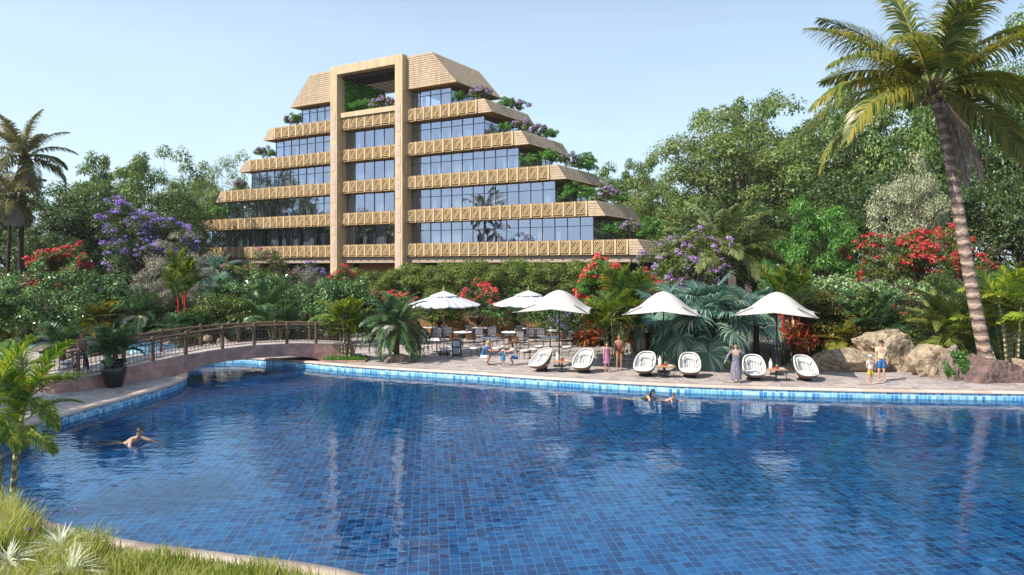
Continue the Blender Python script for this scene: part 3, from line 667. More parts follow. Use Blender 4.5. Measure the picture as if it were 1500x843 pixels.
for px, d, lb in ((650, 41.5, 'grey and white striped parasol on a teak pole beside the pygmy date palm'), (774, 42.5, 'grey and white striped parasol on a teak pole partly hidden by a sail parasol')):
    r = empty('striped_parasol', (PX(px, d), d, 0), R(11), lb, 'parasol', 'striped cafe parasols')
    MB().lathe([(.034, .05), (.034, 3.62), (.05, 3.64), (.03, 3.9), (.01, 3.93)], 10).build('pole', M_teak, r, True, auto=True)
    MB().box(-.35, .35, -.35, .35, 0, .09).build('base', M_pole, r, bevel=.02)
    nn = 8; m = MB(); rr = 2.12
    ri = [(0.02, 3.56), (.75, 3.33), (1.5, 3.08), (rr, 2.86), (rr, 2.80)]
    o = 0; sub = 6
    for (q, z) in ri:
        for k in range(nn * sub):
            a = 2 * math.pi * k / (nn * sub); fr_ = (k % sub) / sub; cs = math.cos(math.pi / nn) / math.cos((fr_ - .5) * 2 * math.pi / nn); m.v.append((q * cs * math.cos(a), q * cs * math.sin(a), z - .07 * (4 * fr_ * (1 - fr_)) * q / rr))
    N = nn * sub
    for j in range(len(ri) - 1):
        for k in range(N): m.f.append((j * N + k, j * N + (k + 1) % N, (j + 1) * N + (k + 1) % N, (j + 1) * N + k))
    c = m.build('canopy', M_stripe, r, True, auto=True)
    vt = MB().lathe([(.02, 3.64), (.35, 3.53), (.80, 3.36), (.80, 3.33)], 32); vt.build('vent', M_stripe, c, True, auto=True)
    for k in range(8):
        a = 2 * math.pi * k / 8; MB().bar((.04, .0, 3.5), (rr * .98, 0, 2.83), .02, .03).build('rib', M_teak, r).rotation_euler = (0, 0, a)

# ================================================================== EGG SHAPED POOL PODS
M_wicker = mat('brown_wicker', (.17, .12, .09), .7, .3, bump=.8, bscale=60)
M_cush = mat('white_cushion', (.66, .645, .615), .9, .1, noise=.05, nscale=5)
def zebra():
    m, n, l, p = nodes('zebra_cushion')
    tc = n.new('ShaderNodeTexCoord'); mp = n.new('ShaderNodeMapping'); mp.inputs['Scale'].default_value = (1, .3, .28); l.new(tc.outputs['Object'], mp.inputs[0])
    wv = n.new('ShaderNodeTexWave'); wv.bands_direction = 'X'; wv.inputs['Scale'].default_value = 3.1; wv.inputs['Distortion'].default_value = 3.2; wv.inputs['Detail'].default_value = 2.2; wv.inputs['Detail Scale'].default_value = 1.6
    l.new(mp.outputs[0], wv.inputs[0]); rp = n.new('ShaderNodeValToRGB'); e = rp.color_ramp.elements; e[0].position = .33; e[1].position = .45; e[0].color = (.24, .24, .25, 1); e[1].color = (.62, .61, .59, 1)
    l.new(wv.outputs[0], rp.inputs[0]); l.new(rp.outputs[0], p.inputs['Base Color']); p.inputs['Roughness'].default_value = .9; return m
M_zebra = zebra()
def rim(th, k=1.):
    c = (1 - math.cos(th)) / 2       # 0 at the front lip, 1 at the crown of the back
    sm = c * c * (3 - 2 * c)
    return Vector((.50 * k * math.sin(th) * (1 - .22 * c), -.64 + 1.14 * c, .31 + .74 * sm ** 1.05))
def bowl(k0, k1, kz, nth=40, ns=10, arc=(0, 2 * math.pi), infl=0.):
    c0 = Vector((0, .02, .13)); v, f = [], []; full = arc[1] - arc[0] > 6.28
    nt_ = nth if full else nth + 1
    for i in range(nt_):
        th = arc[0] + (arc[1] - arc[0]) * i / nth; r = rim(th)
        for j in range(ns + 1):
            s = k0 + (k1 - k0) * j / ns; a = s * math.pi / 2
            p = Vector((c0.x + (r.x - c0.x) * math.sin(a) ** .85, c0.y + (r.y - c0.y) * math.sin(a) ** .9, c0.z + (r.z - c0.z) * (1 - math.cos(a)) ** .95))
            if kz:
                q = Vector((0, -.12, .62)); p = p + (q - p).normalized() * (kz + infl * math.sin(math.pi * j / ns))
            v.append(tuple(p))
    for i in range(nth):
        for j in range(ns):
            a = i * (ns + 1) + j; b = ((i + 1) % nt_) * (ns + 1) + j; f.append((a, b, b + 1, a + 1))
    return v, f
def make_pod():
    r = empty('pool_pod')
    sh = npobj('shell', bowl(.05, 1, 0), M_wicker, r, True); sh.modifiers.new('t', 'SOLIDIFY').thickness = -.03
    pts = [rim(2 * math.pi * i / 48) for i in range(49)]
    MB().tube(pts, .032, 8, False).build('rim_cushion', M_cush, r, True)
    npobj('inner_cushion', bowl(.05, .98, .05, infl=.03), M_cush, r, True)
    bk = npobj('back_cushion', bowl(.26, .76, .09, 40, 10, (math.pi * .48, math.pi * 1.52), .05), M_zebra, r, True); bk.modifiers.new('t', 'SOLIDIFY').thickness = .05
    npobj('head_cushion', bowl(.80, .99, .085, 30, 8, (math.pi * .62, math.pi * 1.38), .06), M_cush, r, True).modifiers.new('t', 'SOLIDIFY').thickness = .03
    # seat pad: thick rounded disc
    m = MB()
    prof = [(.02, .12), (.30, .13), (.37, .10), (.40, .05), (.37, 0), (.30, -.03)]
    m.lathe(prof, 28, (0, -.14, .30), 1.08, .98); m.build('seat_cushion', M_cush, r, True)
    MB().lathe([(.30, 0), (.30, .05), (.20, .12), (.24, .2)], 20, (0, .05, 0)).build('foot', M_pole, r, True, auto=True)
    return r
pod0 = make_pod()
pods = [(794, 546, 62, 'white pod chair with zebra cushion under the sail parasol beside the cafe'), (856, 548, 40, 'white pod chair with zebra cushion next to the girl in pink'), (946, 553, 33, 'white pod chair with zebra cushion directly behind the swimming woman and child'),
        (1011, 555, 16, 'white pod chair with zebra cushion in front of the blue green fan palm trunk'), (1105, 559, 14, 'white pod chair with zebra cushion beside the woman in the patterned robe'), (1180, 560, -4, 'white pod chair with zebra cushion next to the long tan boulder')]
for i, (px, py, a, lb) in enumerate(pods):
    o = pod0 if i == 0 else copy_tree(pod0)
    x, y, z = GP(px, py - 2); o.location = (x, y + .1, 0); o.rotation_euler = (0, 0, R(-a * .75)); o.scale = (1.06, 1.06, 1.0); tag(o, lb, 'lounge pod', 'egg shaped pool pods')

# ================================================================== SIDE TABLES with drinks
M_top = mat('orange_wood_top', (.55, .28, .13), .5, .3, noise=.25, nscale=6)
M_bottle = mat('clear_bottle', (.70, .72, .70), .1, .6); M_red = mat('red_drink', (.45, .03, .07), .2, .5); M_green = mat('green_fruit', (.12, .30, .03), .4, .4); M_white = mat('white_china', (.82, .82, .80), .3, .5)
def make_side_table():
    r = empty('side_table')
    MB().box(-.38, .38, -.38, .38, .50, .535).build('table_top', M_top, r, bevel=.01)
    MB().lathe([(.035, .02), (.035, .5)], 10).build('stem', M_pole, r, True, auto=True); MB().lathe([(.22, 0), (.22, .02), (.04, .035)], 18).build('base', M_pole, r, True, auto=True)
    for x in (-.34, .34): MB().box(x - .012, x + .012, -.012 - .3, .012 - .3, 0, .499).build('leg', M_pole, r)
    return r
st0 = make_side_table()
bt0 = empty('drink_bottle'); MB().lathe([(.07, 0), (.08, .03), (.08, .26), (.03, .34), (.028, .41)], 14).build('glass_body', M_bottle, bt0, True, auto=True); MB().lathe([(.034, .40), (.034, .45)], 10).build('stopper', M_top, bt0)
cp0 = empty('drink_cup'); MB().lathe([(.05, 0), (.075, .05), (.08, .12), (.07, .12)], 14).build('bowl', M_red, cp0, True, auto=True); MB().lathe([(.06, .1), (.05, .17), (.01, .2)], 10).build('garnish', M_green, cp0, True)
tr0 = MB().lathe([(.15, 0), (.17, .02), (.16, .025)], 20).build('plate', M_white, None, True, auto=True)
for i, (px, py, who) in enumerate(((823, 545, 'under the sail parasol beside the cafe'), (974, 553, 'behind the swimming woman and child'), (1137, 558, 'between the two pods beside the tan boulder'))):
    x, y, z = GP(px, py)
    a = (lambda o: o) if i == 0 else copy_tree
    for o, dx, dy, dzz, lb, ct, gr in ((st0, 0, 0, 0, 'square orange wooden side table ' + who, 'side table', 'wooden side tables between the pods'), (bt0, -.2, .12, .535, 'clear drink bottle with stopper on the table ' + who, 'bottle', 'drink bottles on the side tables'),
                            (cp0, .02, -.05, .535, 'small garnished red cup on the table ' + who, 'cup', 'red cups on the side tables'), (tr0, .22, .02, .535, 'small white plate on the table ' + who, 'plate', 'plates on the side tables')):
        o = a(o); o.location = (x + dx, y + dy, dzz); tag(o, lb, ct, gr)

# ================================================================== CAFE: tables, chairs, benches
M_frame = mat('black_metal', (.02, .02, .022), .5, .4, .3); M_linen = mat('white_table_linen', (.74, .75, .80), .7, .2); M_plum = mat('dark_brown_wicker', (.16, .08, .04), .7, .2, bump=.5, bscale=50)
def make_table():
    r = empty('cafe_table')
    MB().lathe([(.02, .74), (.60, .74), (.62, .72), (.60, .70)], 24).build('table_top', M_linen, r, True, auto=True)
    MB().lathe([(.26, 0), (.26, .03), (.04, .06), (.035, .70)], 14).build('pedestal', M_frame, r, True, auto=True)
    return r
def make_stool():
    r = empty('cafe_chair')
    MB().lathe([(.02, .50), (.22, .50), (.26, .47), (.26, .43), (.22, .41)], 18).build('seat', M_cush, r, True, auto=True)
    for x in (-.19, .19):
        for y in (-.19, .19): MB().bar((x * .85, y * .85, .42), (x * 1.1, y * 1.1, 0), .022, .022).build('leg', M_frame, r)
    bk = MB(); pts = [Vector((.26 * math.cos(a), .26 * math.sin(a) + .02, .80 - .06 * abs(math.cos(a)))) for a in np.linspace(-.1, math.pi + .1, 14)]; bk.tube(pts, .015, 6)
    for a in np.linspace(0, math.pi, 11): bk.bar((.24 * math.cos(a), .24 * math.sin(a), .43), (.26 * math.cos(a), .26 * math.sin(a) + .02, .79), .010, .010)
    bk.build('backrest', M_frame, r); return r
M_cush_shaded = mat('shaded_cushion', (.40, .40, .42), .9, .1)  # white cushion greyed: the dining area's shade is put into its colour
def make_arm():
    r = empty('cafe_armchair')
    MB().box(-.28, .28, -.27, .27, .36, .48).build('seat', M_cush, r, bevel=.04)
    MB().box(-.28, .28, .20, .30, .49, .92).build('back_cushion', M_cush_shaded, r, bevel=.04)
    fm = MB()
    for x in (-.31, .31):
        fm.bar((x, -.26, .66), (x, .3, .66), .03, .03).bar((x, -.26, 0), (x, -.26, .65), .03, .03).bar((x, .3, 0), (x, .33, .95), .03, .03)
    for k in range(8): fm.bar((-.28 + .08 * k, .315, .34), (-.28 + .08 * k, .34, .95), .014, .014)
    fm.bar((-.31, .335, .95), (.31, .335, .95), .03, .03).box(-.3, .3, -.26, .29, .31, .345); fm.build('frame', M_frame, r); return r
def make_wood():
    r = empty('wicker_chair'); m = MB()
    for k in range(13):
        a = math.pi * (k + .0) / 12; m.bar((.3 * math.cos(a), .28 * math.sin(a), .38), (.33 * math.cos(a), .32 * math.sin(a), .80 - .1 * abs(math.cos(a))), .05, .02)
    m.build('backrest', M_plum, r); MB().lathe([(.02, .44), (.29, .44), (.3, .36)], 18).build('seat', M_plum, r, True, auto=True)
    for x in (-.2, .2):
        for y in (-.2, .2): MB().bar((x, y, .37), (x * 1.15, y * 1.15, 0), .025, .025).build('leg', M_frame, r)
    return r
protos = dict(t=make_table(), s=make_stool(), a=make_arm(), w=make_wood())
info = dict(t=('cafe table', 'round white cafe tables'), s=('chair', 'low white seated cafe chairs'), a=('armchair', 'white cushioned cafe armchairs'), w=('chair', 'brown wicker cafe chairs'))
base = dict(t='round white table', s='white seated wire chair', a='white cushioned armchair', w='brown wicker chair')
used = set()
cafe = [  # kind, px, py(ground), turn, where
 ('s', 616, 523, 20, 'touching the pygmy date palm fronds'), ('s', 627, 519, -30, 'second from the pygmy date palm, front row'), ('t', 640, 516, 0, 'beside the teak pole of the first striped parasol'), ('s', 650, 523, 10, 'in front of the first teak parasol pole'),
 ('s', 661, 519, -20, 'behind the black menu board'), ('s', 673, 510, 180, 'behind the menu board on its far side'), ('w', 665, 506, 60, 'just behind the first striped parasol table'), ('a', 622, 503, 160, 'at the back beside the date palm fronds'), ('a', 641, 501, 180, 'at the back behind the first teak pole'), ('a', 656, 500, 190, 'last in the back row behind the first striped parasol'),
 ('t', 678, 503, 0, 'in the back row behind the menu board'), ('w', 690, 506, 200, 'at the back table behind the menu board'), ('s', 695, 522, 15, 'just behind the crouching man in blue'), ('s', 704, 517, -40, 'second behind the crouching man in blue'), ('t', 718, 513, 0, 'behind the playing family'), ('a', 703, 501, 170, 'in the middle of the back row above the playing family'),
 ('a', 721, 500, 180, 'beneath the red bougainvillea'), ('w', 733, 505, 100, 'between the two striped parasols'), ('s', 727, 522, 35, 'just behind the toddler in blue'), ('t', 748, 503, 0, 'in the back row between the striped parasols'), ('w', 752, 511, -10, 'behind the crouching woman'), ('a', 765, 506, 150, 'against the second teak pole'),
 ('a', 776, 501, 185, 'behind the second teak pole'), ('s', 781, 524, 10, 'at the foot of the second teak pole'), ('s', 790, 519, -25, 'behind the first pool pod'), ('s', 768, 526, 40, 'in front of the second teak pole'), ('t', 806, 512, 0, 'above the first pool pod'), ('a', 792, 501, 176, 'in the back row above the first pool pod'),
 ('w', 822, 505, 200, 'behind the table above the first pool pod'), ('t', 816, 500, 0, 'at the back beneath the sail parasol'), ('a', 838, 506, 182, 'at the back just past the sail parasol pole'), ('a', 851, 505, 175, 'at the back above the second pool pod'), ('w', 846, 513, 20, 'above the second pool pod'), ('a', 866, 506, 195, 'at the end of the back row beside the golden cane palm'), ('t', 872, 514, 0, 'beside the golden cane palm'), ('s', 830, 520, 80, 'between the first two pool pods')]
for i in range(14):
    px = 632 + i * 18.2; kind = ('t', 'a', 'w', 'a')[i % 4]
    cafe.append((kind, px, 494.5 + (i % 3) * .9, 175 + (i * 37) % 20, 'in the last row, number %d counted from the date palm' % (i + 1)))
for k, px, py, a, where in cafe:
    o = protos[k] if k not in used else copy_tree(protos[k]); used.add(k)
    x, y, z = GP(px, py); o.location = (x, y, 0); o.rotation_euler = (0, 0, R(a)); tag(o, base[k] + ' ' + where, *info[k])
    if k == 't':
        for q in range(3):
            aa = q * 2.1 + px; b = copy_tree(tr0 if q else cp0); b.location = (x + .34 * math.cos(aa), y + .34 * math.sin(aa), .742)
            tag(b, ('white plate on the table ' if q else 'red cup on the table ') + where, 'plate' if q else 'cup', 'plates on the cafe tables' if q else 'cups on the cafe tables')
# menu board (lettering too small to read in the photograph: ruled panels)
x, y, z = GP(669, 524); mb = empty('menu_board', (x, y, 0), R(-8), 'black standing menu board with two framed sheets beside the striped parasol', 'menu board')
MB().box(-.27, .27, -.03, .03, .08, 1.02).build('board', M_pole, mb, bevel=.01); M_sheet = mat('menu_sheet', (.24, .28, .34), .5)
MB().box(-.2, .2, -.042, -.032, .62, .92).build('upper_sheet', M_sheet, mb); MB().box(-.2, .2, -.042, -.032, .2, .54).build('lower_sheet', M_sheet, mb)
for s in (-1, 1): MB().bar((s * .24, -.03, .1), (s * .24, -.22, 0), .03, .03).build('leg', M_pole, mb); MB().bar((s * .24, .03, .6), (s * .24, .3, 0), .03, .03).build('leg', M_pole, mb)
# low walls behind the cafe and the pods
M_tan = mat('tan_render_wall', (.42, .25, .11), .8, .15, noise=.15, nscale=1)
M_gstone = mat('grey_stone_step', (.42, .38, .36), .8, .2, noise=.4, nscale=2, bump=.4, bscale=9)
x0, x1 = PX(560, 54), PX(880, 54)
MB().box(x0, x1, 54, 54.3, -.02, 1.25).build('garden_wall', M_tan); tag(bpy.data.objects['garden_wall.001'] if 'garden_wall.001' in bpy.data.objects else bpy.data.objects['garden_wall'], 'long low ochre wall behind the cafe under the hedge trees', 'wall')
rng = random.Random(5)
for i, (a, b, d, hgt, lb) in enumerate(((880, 1000, 37.2, .35, 'low grey stone step behind the first pair of pods under the second sail parasol'), (925, 1185, 39.5, .75, 'long grey stone retaining step behind the blue green fan palm'), (1000, 1200, 43, 1.15, 'tall grey stone ledge behind the robe woman and fan palm'), (780, 930, 40.6, .35, 'low grey stone step behind the golden cane palm'))):
    m = MB(); n = 14
    for k in range(n):
        xa, xb = PX(a + (b - a) * k / n, d), PX(a + (b - a) * (k + 1) / n, d); j = rng.uniform(-.12, .12); hh = hgt + rng.uniform(-.05, .05)
        m.box(xa + .01, xb - .01, d + j, d + 1.6, -.02, hh * .55); m.box(xa - .06, xb + .02, d + .18 + rng.uniform(-.1, .1), d + 1.6, hh * .55 + .004, hh)
    tag(m.build('stone_step', M_gstone, None, bevel=.03), lb, 'stone step', 'grey stone steps behind the pods')

# ================================================================== ROCKS
M_rock = mat('tan_sandstone', (.52, .41, .29), .85, .15, noise=.45, nscale=3.2, bump=1., bscale=5, col2=(.20, .15, .10), bdist=.22)
M_rock2 = mat('mauve_rock', (.25, .16, .14), .85, .2, noise=.5, nscale=2.6, bump=1., bscale=5, col2=(.10, .07, .065), bdist=.2)
M_rock3 = mat('grey_brown_rock', (.36, .28, .23), .85, .15, noise=.5, nscale=2.6, bump=1., bscale=5, bdist=.2)
def boulder(name, loc, size, seed, m, label, rz=0, sub=5, facets=16, group='boulders round the pool'):
    rg = np.random.default_rng(seed); bm = bmesh.new(); bmesh.ops.create_icosphere(bm, subdivisions=sub, radius=1)
    co = np.array([v.co[:] for v in bm.verts]); nn = unit(rg.normal(size=(facets + 6, 3))); h = rg.uniform(.55, .95, facets + 6)
    d = co @ nn.T; k = np.where(d > .05, h / np.maximum(d, .05), 9).min(1); co = co * np.minimum(k, 1.)[:, None]
    for fr_, am in ((2.3, .07), (5.1, .045), (11., .026), (19., .016), (37., .009)):
        ph = rg.uniform(0, 6.28, (3, 3)); dr = unit(rg.normal(size=(3, 3)))
        co *= (1 + am * sum(np.sin(fr_ * (co @ dr[q]) + ph[q, 0] + 1.5 * np.sin(fr_ * .7 * (co @ dr[(q + 1) % 3]) + ph[q, 1])) for q in range(3)))[:, None]
    co *= np.array(size)
    me = bpy.data.meshes.new(name); 
    for v, c in zip(bm.verts, co): v.co = c
    bm.to_mesh(me); bm.free(); me.polygons.foreach_set('use_smooth', np.ones(len(me.polygons), dtype=bool))
    try: me.set_sharp_from_angle(angle=R(18))
    except Exception: pass
    o = link(name, me, m, None, loc); o.rotation_euler = (0, 0, rz); return tag(o, label, 'boulder', group)
def gl(px, py): return GP(px, py)[:2]
boulder('boulder', (*gl(1226, 542), .35), (2.2, 1.1, 1.12), 2, M_rock, 'long flat topped tan boulder beside the last pool pod')
boulder('boulder', (*gl(1310, 541), .45), (2.15, 1.2, 1.36), 12, M_rock, 'large angular tan boulder directly behind the man in blue shorts', .15)
boulder('boulder', (*gl(1364, 550), .35), (1.55, 1.0, 1.2), 23, M_rock, 'rounded pale tan boulder between the man and the ivy covered rock')
bi = boulder('boulder', (*gl(1393, 556), .35), (.75, .7, 1.25), 31, M_rock3, 'upright cracked rock with green ivy on its face')
boulder('boulder', (*gl(1447, 557), .2), (1.75, 1.1, 1.2), 44, M_rock2, 'round reddish brown boulder at the foot of the tall coconut palm')
boulder('boulder', (*gl(1502, 555), .3), (.75, .6, .85), 57, M_rock, 'pale tan boulder under the bright cane palm clump')
boulder('boulder', (*gl(583, 530), .05), (.75, .6, .55), 60, M_rock3, 'small grey brown rock under the pygmy date palm')
for i, (px, py, sx, sz, z, lb) in enumerate(((306, 514, .42, .45, .3, 'lower pinkish stone of the cairn behind the bridge railing'), (303, 514, .3, .28, .9, 'upper pinkish stone balanced on the cairn behind the bridge'), (327, 514, .55, .6, .45, 'stocky pinkish rock standing beside the stone cairn'), (347, 515, .5, .4, .3, 'squat pinkish rock behind the middle of the bridge'))):
    x, y = PX(px, 42), 42.; boulder('boulder', (x, y, z), (sx, sx * .9, sz), 70 + i, M_rock, lb, sub=4)
# stones and little upper pool behind the bridge
for i, (px, py, d, sx, sy, sz, lb) in enumerate(((95, 497, 46, 2.2, 1.2, .5, 'flat grey ledge stone above the small upper pool'), (60, 520, 40, 1.9, 1.2, .6, 'low grey ledge stone below the small upper pool'), (215, 497, 46, 2.4, 1.2, .75, 'broad grey ledge stone behind the potted palm'), (262, 505, 44, 1.5, 1., .6, 'grey ledge stone behind the bridge railing end'),
        (28, 528, 38, 1.6, 1., .5, 'grey slab stone near the foreground palm tip'), (140, 512, 41.5, 1.3, .9, .6, 'rough grey stone behind the walking woman'), (385, 500, 47, 1.7, .9, .55, 'low pinkish garden stone behind the bridge crown'), (455, 500, 48, 1.8, .9, .6, 'low pinkish garden stone behind the bridge end'))):
    boulder('ledge_stone', (PX(px, d), d, .25), (sx, sy, sz), 90 + i, M_rock3 if i % 2 else M_gstone, lb, sub=4, group='garden ledge stones')
def little_pool(pts, z, lb):
    lp = [Vector((*p, 0)) for p in catmull([(a, b, 0) for a, b in pts], 6, True) for p in [p[:2]]]
    n = len(lp); v = [(p.x, p.y, zz) for p in lp for zz in (-.02, z)]; f = [(2 * i, 2 * ((i + 1) % n), 2 * ((i + 1) % n) + 1, 2 * i + 1) for i in range(n)]
    acc_ = np.cumsum([0] + [(lp[(i + 1) % n] - lp[i]).length for i in range(n)]); uv = []
    for i in range(n): uv += [(acc_[i], 0), (acc_[i + 1], 0), (acc_[i + 1], z), (acc_[i], z)]
    vv = [v[k] for q in f for k in q]; me = npmesh('upper_pool_wall', vv, np.arange(len(vv)).reshape(-1, 4)); u = me.uv_layers.new(name='UVMap'); u.data.foreach_set('uv', np.array(uv, dtype=np.float32).ravel())
    o = link('upper_pool', me, M_band); tag(o, lb, 'pool')
    bm = bmesh.new(); bm.faces.new([bm.verts.new((p.x, p.y, z - .02)) for p in lp]); m2 = bpy.data.meshes.new('water'); bm.to_mesh(m2); bm.free(); link('water', m2, M_blue, o)
M_blue = mat('shallow_blue_water', (.05, .22, .42), .05, .5)
little_pool([(PX(-20, 43), 43), (PX(40, 42.5), 42.5), (PX(112, 43.5), 43.5), (PX(108, 47), 47), (PX(20, 48), 48), (PX(-30, 46), 46)], .45, 'small raised blue tiled pool behind the potted palms')
little_pool([(PX(190, 41.8), 41.8), (PX(228, 42), 42), (PX(262, 43), 43), (PX(240, 45), 45), (PX(195, 44.5), 44.5)], .4, 'small blue tiled basin glimpsed through the bridge railing')
# ================================================================== PEOPLE
def skin(name, J, E, rad, root, m, parent=None, sub=2, extra=None):
    names = list(J); idx = {k: i for i, k in enumerate(names)}
    me = bpy.data.meshes.new('tmp'); me.from_pydata([J[k] for k in names], [(idx[a], idx[b]) for a, b in E], []); me.update()
    o = bpy.data.objects.new('tmp', me); COL.objects.link(o)
    md = o.modifiers.new('s', 'SKIN'); md.use_smooth_shade = True
    sk = me.skin_vertices[0].data
    for i, k in enumerate(names):
        r = rad[k]; sk[i].radius = r if hasattr(r, '__len__') else (r, r); sk[i].use_root = (k == root)
    ss = o.modifiers.new('ss', 'SUBSURF'); ss.levels = ss.render_levels = sub
    dg = bpy.context.evaluated_depsgraph_get(); nm = bpy.data.meshes.new_from_object(o.evaluated_get(dg), depsgraph=dg); nm.name = name
    bpy.data.objects.remove(o)
    if extra:
        bm = bmesh.new(); bm.from_mesh(nm); t = bpy.data.meshes.new('t'); t.from_pydata(extra.v, [], extra.f); bm.from_mesh(t); bm.to_mesh(nm); bm.free()
    nm.polygons.foreach_set('use_smooth', np.ones(len(nm.polygons), dtype=bool)); nm.materials.clear()
    return link(name, nm, m, parent)
STAND = dict(pelvis=(0, 0, .95), waist=(0, .0, 1.10), chest=(0, .01, 1.32), neck=(0, .015, 1.48), jaw=(0, -.012, 1.575), head=(0, -.005, 1.66), crown=(0, .005, 1.735),
             sL=(.175, .01, 1.42), eL=(.215, .03, 1.14), wL=(.225, -.04, .89), sR=(-.175, .01, 1.42), eR=(-.215, .03, 1.14), wR=(-.225, -.04, .89),
             hL=(.09, 0, .90), kL=(.10, -.015, .49), aL=(.105, .025, .085), tL=(.12, -.13, .03), hR=(-.09, 0, .90), kR=(-.10, -.015, .49), aR=(-.105, .025, .085), tR=(-.12, -.13, .03))
EDG = [('pelvis', 'waist'), ('waist', 'chest'), ('chest', 'neck'), ('neck', 'jaw'), ('jaw', 'head'), ('head', 'crown'), ('chest', 'sL'), ('sL', 'eL'), ('eL', 'wL'), ('chest', 'sR'), ('sR', 'eR'), ('eR', 'wR'),
       ('pelvis', 'hL'), ('hL', 'kL'), ('kL', 'aL'), ('aL', 'tL'), ('pelvis', 'hR'), ('hR', 'kR'), ('kR', 'aR'), ('aR', 'tR')]
RAD = dict(pelvis=(.135, .10), waist=(.12, .09), chest=(.15, .105), neck=.052, jaw=.068, head=(.078, .092), crown=.055, sL=.058, eL=.042, wL=.028, sR=.058, eR=.042, wR=.028, hL=.088, kL=.056, aL=.038, tL=.03, hR=.088, kR=.056, aR=.038, tR=.03)
M_skin = mat('fair_skin', (.52, .31, .22), .55, .35); M_skin2 = mat('tanned_skin', (.40, .22, .14), .55, .35)
M_hairD = mat('dark_hair', (.018, .012, .01), .5, .4); M_hairB = mat('brown_hair', (.10, .045, .02), .5, .4); M_hairY = mat('blond_hair', (.45, .30, .14), .5, .4)
def cloth(n, c, pat=None):
    return mat(n, c, .9, .1, noise=.1, nscale=8) if pat is None else mat(n, c, .9, .1, col2=pat, nscale=22)
def mix(a, b, t): return tuple(a[i] + (b[i] - a[i]) * t for i in range(3))
def person(label, loc, rz, height, sk, hair, pose=None, clothes=(), hat=None, hairlen=0, build=1., glasses=False, group=None, bun=False, shoes=None):
    J = dict(STAND); J.update(pose or {})
    k = height / 1.76; r = empty('person', loc, rz, label, 'person', group, (k, k, k))
    rad = {a: (tuple(q * build for q in b) if hasattr(b, '__len__') else b * build) for a, b in RAD.items()}
    for a in ('jaw', 'head', 'crown', 'neck'): rad[a] = RAD[a]
    if height < 1.3:       # a child's larger head
        for a in ('jaw', 'head', 'crown'): b = RAD[a]; rad[a] = tuple(q * 1.22 for q in b) if hasattr(b, '__len__') else b * 1.22
    ex = MB()
    nk, hd, cr, jw = (Vector(J[q]) for q in ('neck', 'head', 'crown', 'jaw'))
    upv = (cr - jw).normalized(); fw = Vector(J.get('face', (0, -1, 0))); fw = (fw - upv * fw.dot(upv)).normalized(); rt = fw.cross(upv)
    cn = jw + (hd - jw) * .62
    ex.add(*tube([cn + fw * .075 + upv * .03, cn + fw * .105 - upv * .012, cn + fw * .09 - upv * .022], [.006, .016, .008], 6))
    for s in (-1, 1):
        ex.ball(tuple(cn + rt * s * .082 - fw * .0), .012, .02, .03, 8)
    for s, wn, en in ((1, 'wL', 'eL'), (-1, 'wR', 'eR')):
        wv, ev = Vector(J[wn]), Vector(J[en]); d = (wv - ev).normalized(); pal = d.cross(Vector((1, 0, 0))); pal = pal.normalized() if pal.length > .1 else Vector((0, 1, 0)); sdv = d.cross(pal)
        ex.add(*tube([wv - d * .01, wv + d * .045, wv + d * .09], [.024, .034, .03], 8))
        for q, ln in ((-1.5, .06), (-.5, .078), (.5, .082), (1.5, .072)):
            b0 = wv + d * .085 + pal * q * .015; ex.add(*tube([b0, b0 + d * ln * .5 + sdv * .004, b0 + d * ln * .8 + sdv * .018, b0 + d * ln + sdv * .03], [.0085, .008, .007, .004], 5))
        b0 = wv + d * .03 - pal * .03; ex.add(*tube([b0, b0 + d * .03 - pal * .022, b0 + d * .06 - pal * .022], [.011, .010, .005], 5))
    Jb = {a: J[a] for a in STAND}
    body = skin('body', Jb, EDG, rad, 'pelvis', sk, r, 2, ex)
    # eyes and mouth
    ey = MB()
    for s in (-1, 1): ey.ball(tuple(cn + rt * s * .034 + fw * .083 + upv * .032), .011, .008, .007, 8)
    ey.bar(tuple(cn + rt * .026 + fw * .078 - upv * .048), tuple(cn - rt * .026 + fw * .078 - upv * .048), .01, .008); ey.build('face_features', M_hairD, r)
    # hair: a cap over the back and top of the skull, with strands to its length
    hs = 1.30 if height < 1.3 else 1.1; hm = MB(); o = 0
    for i in range(9):
        for j in range(16):
            th = (i / 8) * 1.95; ph = 2 * math.pi * j / 16; lim = 1.15 + .85 * (.5 - .5 * math.cos(ph)); th = min(th, lim)
            p = Vector((0, 0, 0)) + fw * (.099 * math.sin(th) * math.cos(ph)) + rt * (.087 * math.sin(th) * math.sin(ph)) + upv * (.098 * math.cos(th)); hm.v.append(tuple(hd + upv * .012 - fw * .006 + p * hs))
    for i in range(8):
        for j in range(16): a = i * 16 + j; b = i * 16 + (j + 1) % 16; hm.f.append((a, b, b + 16, a + 16))
    if hairlen:
        for q in np.linspace(-1, 1, 7):
            a = hd - fw * (.075 * (1 - .5 * q * q)) + rt * q * .075; b = nk - fw * .07 + rt * q * .085 - upv * hairlen * .3; c = b - upv * hairlen * .7 + fw * .01; hm.add(*tube([a, mix(a, b, .6), b, c], [.03, .04, .036, .012], 6))
    if bun: hm.ball(tuple(cr + upv * .05 - fw * .02), .055)
    hm.build('hair', hair, r, True)
